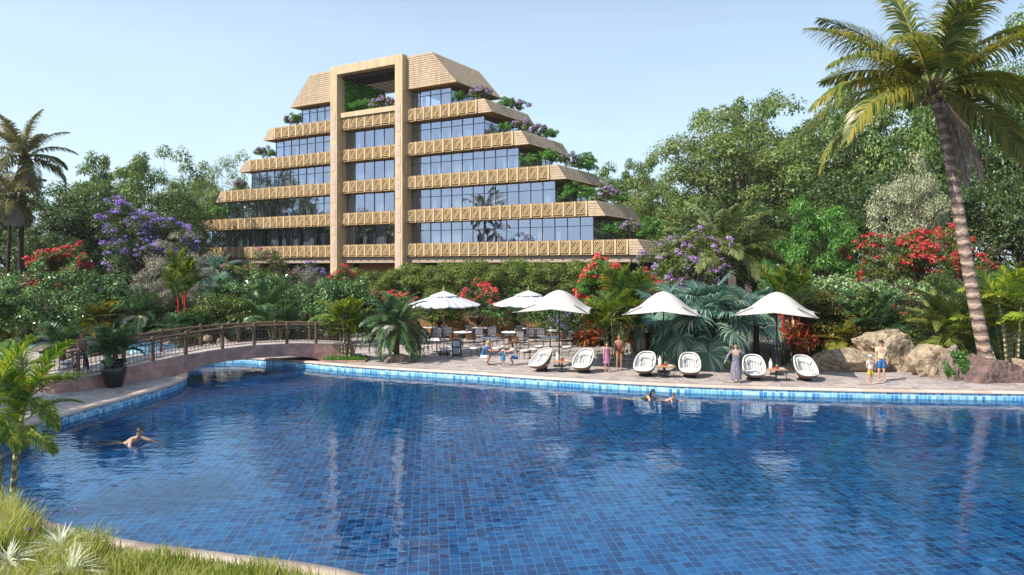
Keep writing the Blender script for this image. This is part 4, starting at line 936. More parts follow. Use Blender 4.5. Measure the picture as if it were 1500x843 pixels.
    if hat:
        hb = MB(); rot = [(.0, .105), (.07, .10), (.10, .06), (.104, .0)]
        for i, (q, z) in enumerate(rot):
            for j in range(16):
                a = 2 * math.pi * j / 16; hb.v.append(tuple(hd + upv * (.03 + z * hs) + (fw * math.cos(a) + rt * math.sin(a)) * max(q, .004) * hs * 1.05))
        for i in range(3):
            for j in range(16): a = i * 16 + j; b = i * 16 + (j + 1) % 16; hb.f.append((a, b, b + 16, a + 16))
        bc = hd + upv * .035 + fw * .1 * hs; hb.add([tuple(bc - rt * .08), tuple(bc - rt * .06 + fw * .09 - upv * .02), tuple(bc + rt * .06 + fw * .09 - upv * .02), tuple(bc + rt * .08)], [(0, 1, 2, 3)])
        hb.build('cap', hat, r, True)
    if glasses: MB().box(-.075, .075, -.012, .012, -.018, .018).build('sunglasses', M_hairD, r).location = cn + fw * .088 + upv * .034
    def grow(a, k_): b = rad[a]; return tuple(q * k_ + .012 for q in b) if hasattr(b, '__len__') else b * k_ + .012
    for kind, m in clothes:
        if kind in ('shirt', 'longshirt', 'top'):
            jj = {a: J[a] for a in ('pelvis', 'waist', 'chest', 'sL', 'sR')}; jj['pelvis'] = mix(J['pelvis'], J['waist'], .35 if kind != 'top' else .2); jj['nk'] = mix(J['chest'], J['neck'], .9)
            ee = [('pelvis', 'waist'), ('waist', 'chest'), ('chest', 'nk'), ('chest', 'sL'), ('chest', 'sR')]; rr = {a: grow(a, 1.08) for a in ('pelvis', 'waist', 'chest', 'sL', 'sR')}; rr['nk'] = .074
            if kind != 'top':
                for s in 'LR':
                    jj['e' + s] = J['e' + s] if kind == 'longshirt' else mix(J['s' + s], J['e' + s], .62); rr['e' + s] = .062; ee.append(('s' + s, 'e' + s))
                    if kind == 'longshirt': jj['w' + s] = mix(J['e' + s], J['w' + s], .93); rr['w' + s] = .058; ee.append(('e' + s, 'w' + s))
            skin('shirt' if kind != 'longshirt' else 'robe_top', jj, ee, rr, 'waist', m, r, 2)
        if kind in ('shorts', 'trousers', 'trunks'):
            jj = dict(pelvis=J['pelvis'], wa=mix(J['pelvis'], J['waist'], .5)); ee = [('pelvis', 'wa')]; rr = dict(pelvis=grow('pelvis', 1.06), wa=grow('waist', 1.04))
            t = dict(shorts=.88, trousers=1., trunks=.3)[kind]
            for s in 'LR':
                jj['h' + s] = J['h' + s]; jj['k' + s] = mix(J['h' + s], J['k' + s], t); ee += [('pelvis', 'h' + s), ('h' + s, 'k' + s)]; rr['h' + s] = .108; rr['k' + s] = .098 if kind == 'shorts' else (.1 if kind == 'trunks' else .07)
                if kind == 'trousers': jj['a' + s] = mix(J['k' + s], J['a' + s], .95); rr['a' + s] = .055; ee.append(('k' + s, 'a' + s))
            skin(kind, jj, ee, rr, 'pelvis', m, r, 2)
        if kind in ('dress', 'skirt', 'robe'):
            top = dict(dress=1.36, skirt=1.05, robe=1.2)[kind]; bot = dict(dress=.52, skirt=.5, robe=.16)[kind]; d = MB(); n = 24; rows = 9
            for i in range(rows):
                t = i / (rows - 1); z = top + (bot - top) * t
                ra = float(np.interp(z, [.16, .5, .9, 1.1, 1.36], [.24, .235, .175, .145, .165])); rb = float(np.interp(z, [.16, .5, .9, 1.1, 1.36], [.19, .19, .135, .112, .118]))
                for j in range(n): a = 2 * math.pi * j / n; fl = 1 + .05 * t * math.sin(6 * a + 1); d.v.append((ra * fl * math.cos(a), rb * fl * math.sin(a) + .005, z))
            for i in range(rows - 1):
                for j in range(n): a = i * n + j; b = i * n + (j + 1) % n; d.f.append((a, b, b + n, a + n))
            d.build(kind, m, r, True)
    return r
J_ = lambda **k: k
C = cloth
blue = C('blue_shorts', (.05, .16, .42)); white = C('white_cotton', (.75, .75, .74)); yel = C('yellow_shorts', (.70, .45, .06)); cream = C('pale_yellow_shirt', (.62, .56, .36)); jean = C('dark_denim', (.035, .05, .10)); tan = C('tan_top', (.35, .20, .12))
grey = C('grey_cap', (.45, .48, .52)); pinkh = C('pink_hat', (.75, .45, .50)); teal = C('blue_dress', (.04, .18, .36)); pinkd = C('pink_flowered_dress', (.62, .28, .38), (.30, .10, .25)); flor = C('coral_flowered_swimsuit', (.55, .16, .10), (.16, .08, .07)); robe = C('patterned_robe', (.42, .40, .46), (.03, .025, .06)); wb = C('cream_blouse', (.72, .62, .58)); bs = C('blue_shirt', (.04, .15, .38)); blk = C('black_trunks', (.02, .02, .03)); olive = C('olive_swimsuit', (.06, .07, .02))
person('man in pale yellow shirt, blue shorts and sunglasses standing by the boulders', GP(1291, 559), R(-8), 1.80, M_skin, M_hairD, None, (('shirt', cream), ('shorts', blue)), glasses=True)
person('small boy in grey cap, white tee and yellow shorts beside the man', GP(1275, 564), R(15), 1.25, M_skin, M_hairB, J_(eL=(.26, .03, 1.18), wL=(.30, -.02, .95), eR=(-.25, .06, 1.16), wR=(-.2, -.06, .98)), (('shirt', white), ('shorts', yel)), hat=grey)
person('woman in patterned black and white robe with hair bun by the fan palm', GP(1078, 561), R(-12), 1.72, M_skin, M_hairD, J_(eR=(-.33, .03, 1.20), wR=(-.44, -.02, .98), eL=(.36, .05, 1.24), wL=(.30, -.10, 1.40)), (('longshirt', robe), ('robe', robe)), bun=True)
person('woman in coral flowered swimsuit with brown hair standing near the golden cane palm', GP(907, 542), R(8), 1.74, M_skin2, M_hairB, J_(eL=(.26, .03, 1.16), wL=(.16, -.09, 1.0), eR=(-.25, .04, 1.15), wR=(-.28, -.02, .9)), (('top', flor), ('trunks', flor)), hairlen=.22, build=1.05)
person('young girl in pink flowered dress standing beside the woman in the swimsuit', GP(889, 545), R(20), 1.42, M_skin, M_hairB, None, (('dress', pinkd),), hairlen=.15)
crouch = J_(pelvis=(0, .18, .42), waist=(0, .12, .56), chest=(0, -.02, .76), neck=(0, -.09, .90), jaw=(0, -.14, .985), head=(0, -.15, 1.07), crown=(0, -.14, 1.145), sL=(.175, -.04, .84), sR=(-.175, -.04, .84), eL=(.18, -.28, .72), wL=(.12, -.50, .72), eR=(-.18, -.28, .72), wR=(-.12, -.50, .72),
            hL=(.10, .14, .40), kL=(.16, -.24, .44), aL=(.13, -.06, .085), tL=(.15, -.22, .03), hR=(-.10, .14, .40), kR=(-.17, -.22, .40), aR=(-.13, -.02, .085), tR=(-.15, -.18, .03))
person('blond man in blue shirt and white shorts crouching with arms held out to the toddler', GP(711, 535), R(82), 1.85, M_skin, M_hairY, crouch, (('shirt', bs), ('shorts', white)))
person('toddler in pink hat and blue dress standing between two crouching adults', GP(737, 537), R(-40), 1.02, M_skin, M_hairY, J_(eL=(.28, -.08, 1.2), wL=(.40, -.22, 1.10), eR=(-.26, -.06, 1.2), wR=(-.40, -.10, 1.1)), (('dress', teal),), hat=pinkh)
person('dark haired woman in cream blouse and blue shorts reaching to the toddler', GP(753, 535), R(-84), 1.72, M_skin, M_hairD, crouch, (('shirt', wb), ('shorts', blue)), hairlen=.12)
wk = J_(hL=(.09, 0, .90), kL=(.10, -.22, .52), aL=(.10, -.30, .10), tL=(.11, -.45, .05), hR=(-.09, 0, .90), kR=(-.10, .08, .50), aR=(-.10, .34, .14), tR=(-.11, .24, .03), eL=(.22, .14, 1.15), wL=(.20, .12, .90), eR=(-.22, -.06, 1.15), wR=(-.2, -.22, .95))
person('woman with long brown hair in tan top and jeans walking across the footbridge', (PX(119, 30.9), 30.9, .53), R(68), 1.74, M_skin2, M_hairB, wk, (('top', tan), ('trousers', jean)), hairlen=.28)
swim = J_(pelvis=(0, .55, -.21), waist=(0, .40, -.13), chest=(0, .18, .01), neck=(0, .03, .10), jaw=(0, -.04, .165), head=(0, -.045, .25), crown=(0, -.03, .325), face=(.0, -1, .1), sL=(.175, .08, .04), sR=(-.175, .08, .04), eL=(.30, -.16, -.07), wL=(.26, -.42, -.10), eR=(-.32, -.02, -.09), wR=(-.34, -.24, -.20),
          hL=(.09, .58, -.23), kL=(.16, .98, -.36), aL=(.14, 1.38, -.42), tL=(.13, 1.55, -.46), hR=(-.09, .58, -.23), kR=(-.15, .98, -.38), aR=(-.16, 1.38, -.48), tR=(-.15, 1.55, -.54))
d = GD(650, WZ); person('dark haired man in black trunks swimming breaststroke alone across the pool', (PX(203, d), d, WZ + .08), R(72), 2.0, M_skin, M_hairD, swim, (('trunks', blk),))
d = GD(585, WZ); person('dark haired woman in olive swimsuit swimming beside the pool wall', (PX(955, d), d, WZ + .05), R(62), 1.75, M_skin, M_hairD, swim, (('top', olive), ('trunks', olive)), hairlen=.05)
d = GD(588, WZ); person('small brown haired child swimming ahead of the woman in the pool', (PX(986, d), d, WZ + .07), R(58), 1.15, M_skin, M_hairB, swim, (('trunks', teal),))
# ================================================================== PLANTS
L_broad = leafmat('broad_tree_leaf', [(.03, .065, .014), (.07, .125, .026), (.12, .185, .045), (.17, .23, .07)], .3, gain=1.35)
L_light = leafmat('light_tree_leaf', [(.06, .10, .025), (.13, .18, .045), (.21, .26, .085)], .35, gain=1.25)
L_dark = leafmat('dark_tree_leaf', [(.02, .042, .012), (.045, .08, .022), (.09, .12, .038)], .25, gain=1.5)
L_bright = leafmat('bright_tree_leaf', [(.03, .09, .015), (.06, .16, .025), (.12, .24, .05)], .35, gain=1.5)
L_hedge = leafmat('hedge_leaf', [(.018, .035, .007), (.045, .075, .012), (.09, .12, .02), (.13, .15, .03)], .25, .55, gain=2.0)
L_gloss = leafmat('glossy_leaf', [(.015, .044, .012), (.034, .082, .019), (.07, .13, .03), (.15, .21, .07)], .18, .24, .7, gain=1.9)
L_silver = leafmat('silver_leaf', [(.07, .08, .05), (.17, .17, .12), (.30, .29, .22), (.42, .39, .31)], .25, gain=1.2)
L_white = leafmat('silvery_white_leaf', [(.14, .16, .07), (.30, .33, .19), (.46, .47, .30), (.56, .56, .38)], .3)
L_varieg = leafmat('variegated_leaf', [(.04, .11, .025), (.10, .20, .05), (.34, .42, .20), (.60, .62, .42)], .25, .35, gain=1.15)
L_ti = leafmat('ti_leaf', [(.05, .09, .015), (.20, .05, .03), (.38, .07, .03), (.40, .22, .04)], .35, .35)
L_croton = leafmat('croton_leaf', [(.03, .05, .01), (.10, .11, .015), (.22, .17, .02), (.26, .10, .02)], .25, .35)
L_olive = leafmat('olive_shrub_leaf', [(.02, .04, .008), (.05, .075, .014), (.11, .13, .02)], .25, .4, gain=1.9)
F_red = leafmat('red_blossom', [(.42, .03, .035), (.64, .07, .075), (.76, .18, .16)], .3, .6, .2)
F_coral = leafmat('coral_blossom', [(.55, .05, .05), (.72, .12, .10), (.80, .28, .20)], .3, .6, .2)
F_purple = leafmat('purple_blossom', [(.115, .07, .21), (.19, .12, .33), (.31, .21, .44)], .3, .6, .2, gain=1.9)
F_lilac = leafmat('lilac_blossom', [(.28, .15, .42), (.46, .28, .58), (.63, .48, .70)], .3, .6, .2)
F_pink = leafmat('pink_blossom', [(.55, .08, .26), (.70, .25, .42), (.80, .5, .6)], .3, .6, .2)
M_bark = mat('bark', (.15, .115, .085), .9, .15, noise=.5, nscale=6, bump=.6, bscale=10)
M_barkd = mat('dark_bark', (.07, .055, .045), .9, .15, noise=.5, nscale=6, bump=.6, bscale=10)
M_grn = mat('green_stem', (.10, .15, .04), .5, .3, noise=.3, nscale=5)

def make_tree(seed, lm, H_=10., rx=4.6, rz=3.9, cz=6.0, ncl=105, per=190, rc=.95, L=.24, Wd=.12, trunk=.20, bark=M_bark, blossom=None, nb=0, fl=.16, inner=.45, lob=.3, low=-.75, nl=60, name='broadleaf_tree', up=.5, perb=60):
    rg = np.random.default_rng(seed); r = empty(name)
    cc = clump_centres(rg, ncl, rx, rx, rz, inner, lob, low) + np.array([0, 0, cz])
    lean = rg.normal(size=2) * .25
    tp = [(0, 0, -.1), (lean[0] * .3, lean[1] * .3, cz * .3), (lean[0], lean[1], cz * .7), (lean[0] * 1.4, lean[1] * 1.4, cz + rz * .4)]
    parts = [tube(catmull(tp, 4), np.linspace(trunk * 1.25, trunk * .35, 13), 8)] + limbs(rg, cc, (lean[0], lean[1], cz * .75), trunk * .9, .45, nl)
    npobj('trunk', parts, bark, r, True)
    npobj('crown', clump_leaves(rg, cc, per, rc, L, Wd, up), lm, r)
    if blossom:
        top = cc[np.argsort(-(cc[:, 2] - cz) / rz - rg.random(len(cc)) * .9)][:nb]
        o = unit(top - np.array([0, 0, cz - 1])); nn_ = len(top) * 4; ix = rg.integers(0, len(top), nn_); pt_ = top[ix] + unit(o[ix] + rg.normal(size=(nn_, 3)) * .75) * rc * rg.uniform(.55, 1.05, (nn_, 1))
        npobj('blossoms', clump_leaves(rg, pt_, max(8, perb // 4), rc * .26, fl * .8, fl * .75, .8), blossom, r)
    return r
TREES = dict(
    A=make_tree(1, L_broad), B=make_tree(2, L_light, L=.20, Wd=.09, per=230), Cc=make_tree(3, L_broad, lob=.45, ncl=80, rc=.85, inner=.6, L=.27, Wd=.15), D=make_tree(4, L_dark, bark=M_barkd, lob=.35),
    E=make_tree(5, L_bright, ncl=70, rc=1.0, per=170, L=.34, Wd=.16, lob=.4), S=make_tree(6, L_white, L=.22, Wd=.11, ncl=90, inner=.6, cz=6.4, rz=3.2), G=make_tree(14, L_dark, bark=M_barkd, lob=.4, ncl=85, L=.26))
TSZ = dict(A=(9.6, 9.8), B=(9.6, 9.8), Cc=(9.9, 10.), D=(9.9, 10.), E=(9.8, 10.), S=(9.6, 9.6), G=(9.9, 10.))
first = set()
def put_tree(k, x, top, wpx, d, label, group=None, rz=None, X=None, h=None, wd=None, cat_='tree'):
    o = TREES[k] if k not in first else copy_tree(TREES[k]); first.add(k)
    hh = h or PZ(top, d); ww = wd or wpx / F * d
    o.location = (PX(x, d) if X is None else X, d, -.05); s = ww / TSZ[k][0]; o.scale = (s, s, hh / TSZ[k][1]); o.rotation_euler = (0, 0, rz if rz is not None else (x * 1.7) % 6.28)
    return tag(o, label, cat_, group)
GB = 'tall trees behind the garden'
for a in (
    ('Cc', 140, 233, 115, 96, 'open crowned tree rising beside the hazy coconut palm fronds'), ('A', 228, 229, 150, 92, 'rounded tree rising behind the purple jacaranda'), ('B', 335, 238, 130, 125, 'pale green tree just touching the stepped end of the hotel'),
    ('D', 20, 285, 210, 72, 'dark shaded tree around the trunk of the hazy coconut palm'), ('G', 118, 268, 190, 78, 'dark shaded tree between the coconut palm and the jacaranda'), ('D', 185, 300, 170, 84, 'dark shaded tree directly behind the red bougainvillea and jacaranda'), ('B', 262, 268, 130, 105, 'light green tree filling the gap beside the hotel eaves'),
    ('G', 60, 330, 130, 66, 'low dark tree behind the glossy shrub and red bougainvillea'), ('A', 300, 285, 110, 112, 'mid green tree under the second eave tip of the hotel'), ('D', 245, 310, 130, 88, 'low dark tree behind the silver shrub'),
    ('B', 1085, 168, 300, 84, 'huge spreading light green tree filling the view right of the hotel'.replace('right of', 'beside')), ('Cc', 1105, 142, 160, 96, 'ragged dark topped tree peeping above the huge light green tree'), ('Cc', 935, 232, 105, 100, 'dense little tree standing just off the lowest hotel eave'),
    ('B', 985, 262, 170, 92, 'light green tree above the lowest hotel eave and lilac shrub'), ('A', 880, 262, 120, 112, 'tree behind the shingled skirts of the hotel'), ('A', 1195, 190, 170, 90, 'mid green tree between the huge light tree and the tall palm fronds'),
    ('A', 1250, 128, 200, 86, 'tall dark green tree behind the drooping fronds of the tall palm'), ('Cc', 1350, 110, 210, 92, 'tall open tree behind the crown of the tall coconut palm'), ('A', 1450, 52, 230, 78, 'tallest tree at the picture edge beyond the tall coconut palm'.replace('picture edge', 'garden edge')), ('G', 1520, 95, 200, 68, 'dark tree at the garden edge behind the cane palm clump'),
    ('G', 1300, 235, 190, 74, 'dark tree behind the silver crowned tree and flame tree'), ('D', 1420, 260, 190, 66, 'dark tree directly behind the trunk of the tall coconut palm'), ('D', 1110, 300, 190, 74, 'dark tree behind the arching feather palm and bright green tree'), ('A', 1030, 290, 160, 80, 'mid green tree behind the arching feather palm'), ('G', 1495, 240, 160, 60, 'dark tree above the bright cane palm clump'), ('D', 1215, 290, 190, 70, 'dark tree directly behind the bright green tree'),
    ('E', 1200, 292, 125, 58, 'bright green leafy tree above the variegated shrub'), ('E', 1145, 345, 80, 60, 'smaller bright green tree beside the arching feather palm'), ('S', 1330, 262, 125, 60, 'silvery pale tree above the red flame tree')):
    put_tree(*a, group=GB if a[0] not in 'ES' else None)
# trees outside the frame whose shade falls on the bridge and whose image shows in the glazing
put_tree('D', 0, 0, 0, 24.5, 'shade tree beyond the deck by the bridge steps', GB, X=-27.5, h=14, wd=11)
put_tree('G', 0, 0, 0, 17.5, 'shade tree beyond the deck near the cane palm over the grass', GB, X=-24.5, h=12, wd=10)
for X, Y, h, wd, k in ((-74, 76, 15, 17, 'D'), (-88, 88, 16, 17, 'G'), (-66, 66, 11, 13, 'A'), (-101, 84, 18, 19, 'D'), (-92, 68, 15, 15, 'G')): put_tree(k, X * 3, 0, 0, Y, 'tree reflected in the lower hotel windows', GB, X=X, h=h, wd=wd)
for i in range(16):   # treeline closing the horizon
    pass

# flowering trees and shrubs, each with its own crown
def bush(name, label, cat_, x, top, wpx, d, lm, blossom=None, seed=0, L=.16, Wd=.08, ncl=60, per=170, rc=.55, bot=.25, nb=30, fl=.10, bark=M_barkd, lob=.25, group=None, inner=.5, perb=60, up=.5, base=0., rot=0):
    h = PZ(top, d) - base; ww = wpx / F * d; rx = ww / 2 * .86; rz = (h * (1 - bot)) / 2 * .92; cz = h * bot + rz
    t = make_tree(seed or int(x * 7 + d), lm, h, rx, rz, cz, ncl, per, rc, L, Wd, max(.05, .02 * h), bark, blossom, nb, fl, inner, lob, -.9, 24, name, up, perb)
    t.location = (PX(x, d), d, base - .03); t.rotation_euler = (0, 0, rot); return tag(t, label, cat_, group)
GH = 'clipped hedge trees under the hotel'
for i, (x, top, wd, dd) in enumerate(((545, 392, 95, 60), (612, 384, 100, 61), (672, 377, 105, 58), (738, 376, 110, 60), (806, 380, 100, 58), (868, 378, 105, 60))):
    if i == 0: HT = make_tree(21, L_hedge, 5.6, 2.75, 1.75, 3.9, 75, 260, .62, .15, .075, .17, M_barkd, None, 0, .1, .55, .14, -.8, 30, 'hedge_tree', .6)
    o = HT if i == 0 else copy_tree(HT); hh = PZ(top, dd); o.location = (PX(x, dd), dd, -.03); s = wd / F * dd / 5.5; o.scale = (s, s, hh / 5.75); o.rotation_euler = (0, 0, i * 1.3)
    tag(o, ('dense olive green hedge tree ' + ('beside the red flowers by the tower foot', 'in front of the tower entrance screen', 'between the tower and the first striped parasol', 'behind the gap between the striped parasols', 'above the second striped parasol', 'beside the coral bougainvillea and sail parasol')[i]), 'hedge tree', GH)
for a in (
    ('jacaranda_tree', 'purple flowering jacaranda beside the silver shrub', 'tree', 212, 288, 160, 60, L_dark, F_purple, dict(ncl=75, nb=62, rc=.75, fl=.2, perb=95, L=.2, Wd=.09, lob=.4, bot=.28)),
    ('bougainvillea', 'red bougainvillea mound above the big glossy shrub', 'shrub', 88, 352, 118, 53, L_olive, F_red, dict(nb=60, fl=.17, perb=150, rc=.5, bot=.3)),
    ('silver_shrub', 'large rounded silver grey shrub beside the jacaranda', 'shrub', 258, 338, 118, 51, L_silver, None, dict(ncl=85, L=.13, Wd=.05, bot=.12, per=230)),
    ('glossy_shrub', 'big glossy dark green shrub below the red bougainvillea', 'shrub', 75, 388, 190, 45, L_gloss, None, dict(ncl=95, L=.22, Wd=.10, bot=.2, per=130, rc=.6)),
    ('glossy_shrub', 'glossy dark green shrub at the garden edge behind the small raised pool', 'shrub', -5, 405, 90, 42, L_gloss, None, dict(ncl=50, L=.22, Wd=.10, bot=.15, per=130, rc=.55)),
    ('glossy_shrub', 'glossy dark green shrub behind the yellow green fan palm', 'shrub', 165, 395, 80, 47, L_gloss, None, dict(ncl=50, L=.2, Wd=.09, bot=.1, per=130)),
    ('pink_shrub', 'tall shrub dotted with pink flowers under the lowest hotel band', 'shrub', 385, 362, 120, 56, L_olive, F_pink, dict(nb=24, fl=.12, perb=26, bot=.1, ncl=75)),
    ('glossy_shrub', 'glossy green shrub in front of the pink flowered shrub', 'shrub', 400, 392, 130, 50, L_gloss, None, dict(ncl=85, L=.2, Wd=.09, bot=.1, per=140)),
    ('glossy_shrub', 'glossy green shrub between the red stemmed palm and the arching palm', 'shrub', 335, 400, 110, 48, L_gloss, None, dict(ncl=70, L=.19, Wd=.085, bot=.08, per=140)),
    ('glossy_shrub', 'tall glossy green shrub behind the bridge end', 'shrub', 500, 398, 125, 46.5, L_gloss, None, dict(ncl=95, L=.2, Wd=.09, bot=.15, per=140)),
    ('brown_shrub', 'rounded grey brown shrub at the foot of the tower', 'shrub', 450, 388, 62, 60, L_silver, None, dict(ncl=50, L=.13, Wd=.05, bot=.1)),
    ('lilac_shrub', 'small purple flowered shrub peeping over the grey brown shrub', 'shrub', 462, 383, 70, 63, L_dark, F_purple, dict(nb=20, fl=.13, perb=60)),
    ('red_shrub', 'small red flowered shrub against the tower foot', 'shrub', 503, 390, 40, 57, L_olive, F_red, dict(ncl=30, nb=16, fl=.14, perb=70)),
    ('olive_shrub', 'dark olive shrub behind the bridge beside the arching palm', 'shrub', 318, 425, 100, 45, L_olive, None, dict(ncl=75, L=.14, Wd=.07, bot=.05)),
    ('red_shrub', 'coral flowered shrub behind the pygmy date palm', 'shrub', 573, 424, 75, 47, L_gloss, F_coral, dict(ncl=45, nb=20, fl=.13, perb=75)),
    ('olive_shrub', 'dark leafy shrub behind the first striped parasol', 'shrub', 640, 425, 80, 52, L_olive, None, dict(ncl=55, bot=.25)),
    ('bougainvillea', 'coral red bougainvillea between the two striped parasols', 'shrub', 700, 418, 95, 51.5, L_dark, F_coral, dict(ncl=60, nb=34, fl=.15, perb=95, bot=.42, lob=.35)),
    ('glossy_shrub', 'narrow leaved glossy shrub behind the second striped parasol', 'shrub', 755, 428, 95, 51, L_gloss, None, dict(ncl=55, L=.26, Wd=.06, bot=.3, per=110)),
    ('glossy_shrub', 'white flecked oleander behind the first sail parasol', 'shrub', 815, 430, 90, 50.5, L_gloss, None, dict(ncl=55, L=.26, Wd=.06, bot=.25, per=110)),
    ('lilac_shrub', 'small purple flowered shrub behind the first sail parasol', 'shrub', 838, 445, 70, 48, L_dark, F_purple, dict(nb=18, fl=.13, perb=50, ncl=40)),
    ('bougainvillea', 'big coral red bougainvillea beside the golden cane palm', 'shrub', 882, 378, 92, 44, L_bright, F_coral, dict(ncl=75, nb=46, fl=.16, perb=100, rc=.55, bot=.2)),
    ('bougainvillea', 'red bougainvillea between the red stemmed palm and lilac shrub', 'shrub', 948, 384, 75, 47, L_bright, F_red, dict(ncl=50, nb=32, fl=.15, perb=90, bot=.2)),
    ('lilac_shrub', 'large lilac flowered shrub above the blue green fan palm', 'shrub', 1003, 332, 135, 50, L_olive, F_lilac, dict(ncl=95, nb=78, rc=.62, fl=.17, perb=60, bot=.2, lob=.35)),
    ('flame_tree', 'red flame tree in full bloom beside the tall palm trunk', 'tree', 1338, 320, 180, 54, L_olive, F_red, dict(ncl=90, nb=66, rc=.75, fl=.2, perb=85, L=.2, Wd=.09, bot=.35, lob=.35)),
    ('variegated_shrub', 'pale variegated shrub beside the red stemmed palms', 'shrub', 1216, 388, 112, 43, L_varieg, None, dict(ncl=75, L=.2, Wd=.09, bot=.15)),
    ('variegated_shrub', 'pale variegated shrub above the dark leafy shrub and boulders', 'shrub', 1300, 402, 105, 43.5, L_varieg, None, dict(ncl=65, L=.19, Wd=.085, bot=.15)),
    ('ti_plant', 'upright red and orange leaved ti plant between the second sail parasol and the coral bougainvillea', 'plant', 938, 462, 34, 39.5, L_ti, None, dict(ncl=14, L=.62, Wd=.13, rc=.35, per=24, up=.1)),
    ('ti_plant', 'upright red and orange leaved ti plant at the end of the cafe', 'plant', 862, 468, 34, 42.5, L_ti, None, dict(ncl=14, L=.62, Wd=.13, rc=.35, per=24, up=.1)),
    ('ti_plant', 'upright red and orange leaved ti plant behind the last pool pod', 'plant', 1168, 470, 36, 36.8, L_ti, None, dict(ncl=14, L=.62, Wd=.13, rc=.35, per=24, up=.1)),
    ('croton_shrub', 'orange tinged croton behind the last sail parasol', 'shrub', 1190, 418, 78, 40, L_croton, None, dict(ncl=55, L=.24, Wd=.08, bot=.1)),
    ('croton_shrub', 'yellow and brown croton above the long tan boulder', 'shrub', 1225, 452, 70, 38, L_croton, None, dict(ncl=45, L=.22, Wd=.08, bot=.1)),
    ('olive_shrub', 'dark leafy shrub above the angular boulder', 'shrub', 1275, 428, 80, 39, L_olive, None, dict(ncl=60, L=.22, Wd=.07, bot=.15)),
    ('red_shrub', 'small red flowered shrub behind the feathery date palm', 'shrub', 1325, 438, 65, 42, L_olive, F_red, dict(ncl=40, nb=18, fl=.12, perb=60)),
    ('light_shrub', 'light green shrub behind the tall palm trunk', 'shrub', 1375, 392, 110, 45, L_light, None, dict(ncl=70, L=.17, Wd=.07, bot=.1)),
    ('light_shrub', 'light green shrub behind the bright cane palm clump', 'shrub', 1455, 395, 90, 44, L_light, None, dict(ncl=60, L=.17, Wd=.07, bot=.1)),
    ('dark_shrub', 'dark shrub in the shade behind the blue green fan palm', 'shrub', 1100, 410, 150, 48, L_dark, None, dict(ncl=80, L=.2, Wd=.09, bot=.02)),
    ('dark_shrub', 'dark shrub in the shade behind the second sail parasol', 'shrub', 985, 425, 130, 47, L_dark, None, dict(ncl=70, L=.2, Wd=.09, bot=.02)),
    ('dark_shrub', 'dark shrub in the shade beside the tall palm foot', 'shrub', 1420, 450, 110, 41, L_dark, None, dict(ncl=60, L=.2, Wd=.08, bot=.02)),
    ('dark_shrub', 'dark shrub in the shade behind the lounge pods', 'shrub', 890, 440, 90, 46, L_dark, None, dict(ncl=50, L=.2, Wd=.08, bot=.02)),
    ('dark_shrub', 'dark shrub behind the drooping pale palm by the bridge', 'shrub', 225, 425, 120, 50, L_dark, None, dict(ncl=60, L=.2, Wd=.08, bot=.02)),
    ('dark_shrub', 'dark shrub behind the arching palm and bridge crown', 'shrub', 420, 430, 120, 51, L_dark, None, dict(ncl=60, L=.2, Wd=.08, bot=.02)),
    ('dark_shrub', 'dark shrub under the tower by the bridge end', 'shrub', 555, 430, 110, 53, L_dark, None, dict(ncl=60, L=.2, Wd=.08, bot=.02))):
    kw = a[9] if len(a) > 9 else {}
    bush(a[0], a[1], a[2], *a[3:9], **kw)

# ------------------------------------------------------------------ palms
P_coco = leafmat('coconut_frond', [(.035, .075, .014), (.09, .14, .022), (.20, .22, .035), (.33, .26, .05)], .38, .33, .5, .25, gain=1.2)
P_hazy = leafmat('yellowed_hazy_frond', [(.06, .075, .03), (.14, .155, .06), (.30, .24, .08)], .3, .4, .4, .3)  # dry yellow fronds, with the haze also put into their colour
P_feather = leafmat('feather_frond', [(.035, .07, .018), (.08, .13, .03), (.16, .20, .05)], .35, .35, .5, gain=1.5)
P_date = leafmat('date_frond', [(.02, .055, .02), (.045, .10, .035), (.09, .15, .06)], .25, .4, .5, gain=1.4)
P_dateR = leafmat('yellow_green_frond', [(.05, .085, .015), (.12, .16, .03), (.24, .25, .06)], .3, .4, .5, gain=1.2)
P_cane = leafmat('cane_frond', [(.045, .10, .015), (.09, .17, .022), (.19, .26, .035), (.36, .36, .05)], .4, .32, .5)
P_fan = leafmat('blue_fan_leaf', [(.025, .075, .055), (.05, .12, .085), (.12, .20, .15), (.30, .36, .28)], .2, .35, .6, gain=1.35)
P_yfan = leafmat('yellow_fan_leaf', [(.06, .08, .01), (.16, .16, .02), (.32, .27, .04)], .3, .4, .5)
P_dead = leafmat('dead_frond', [(.20, .15, .13), (.34, .27, .24), (.48, .40, .36)], .15, .8, .1)
P_pale = leafmat('pale_frond', [(.35, .36, .24), (.55, .54, .42), (.70, .68, .58)], .3, .5, .3)
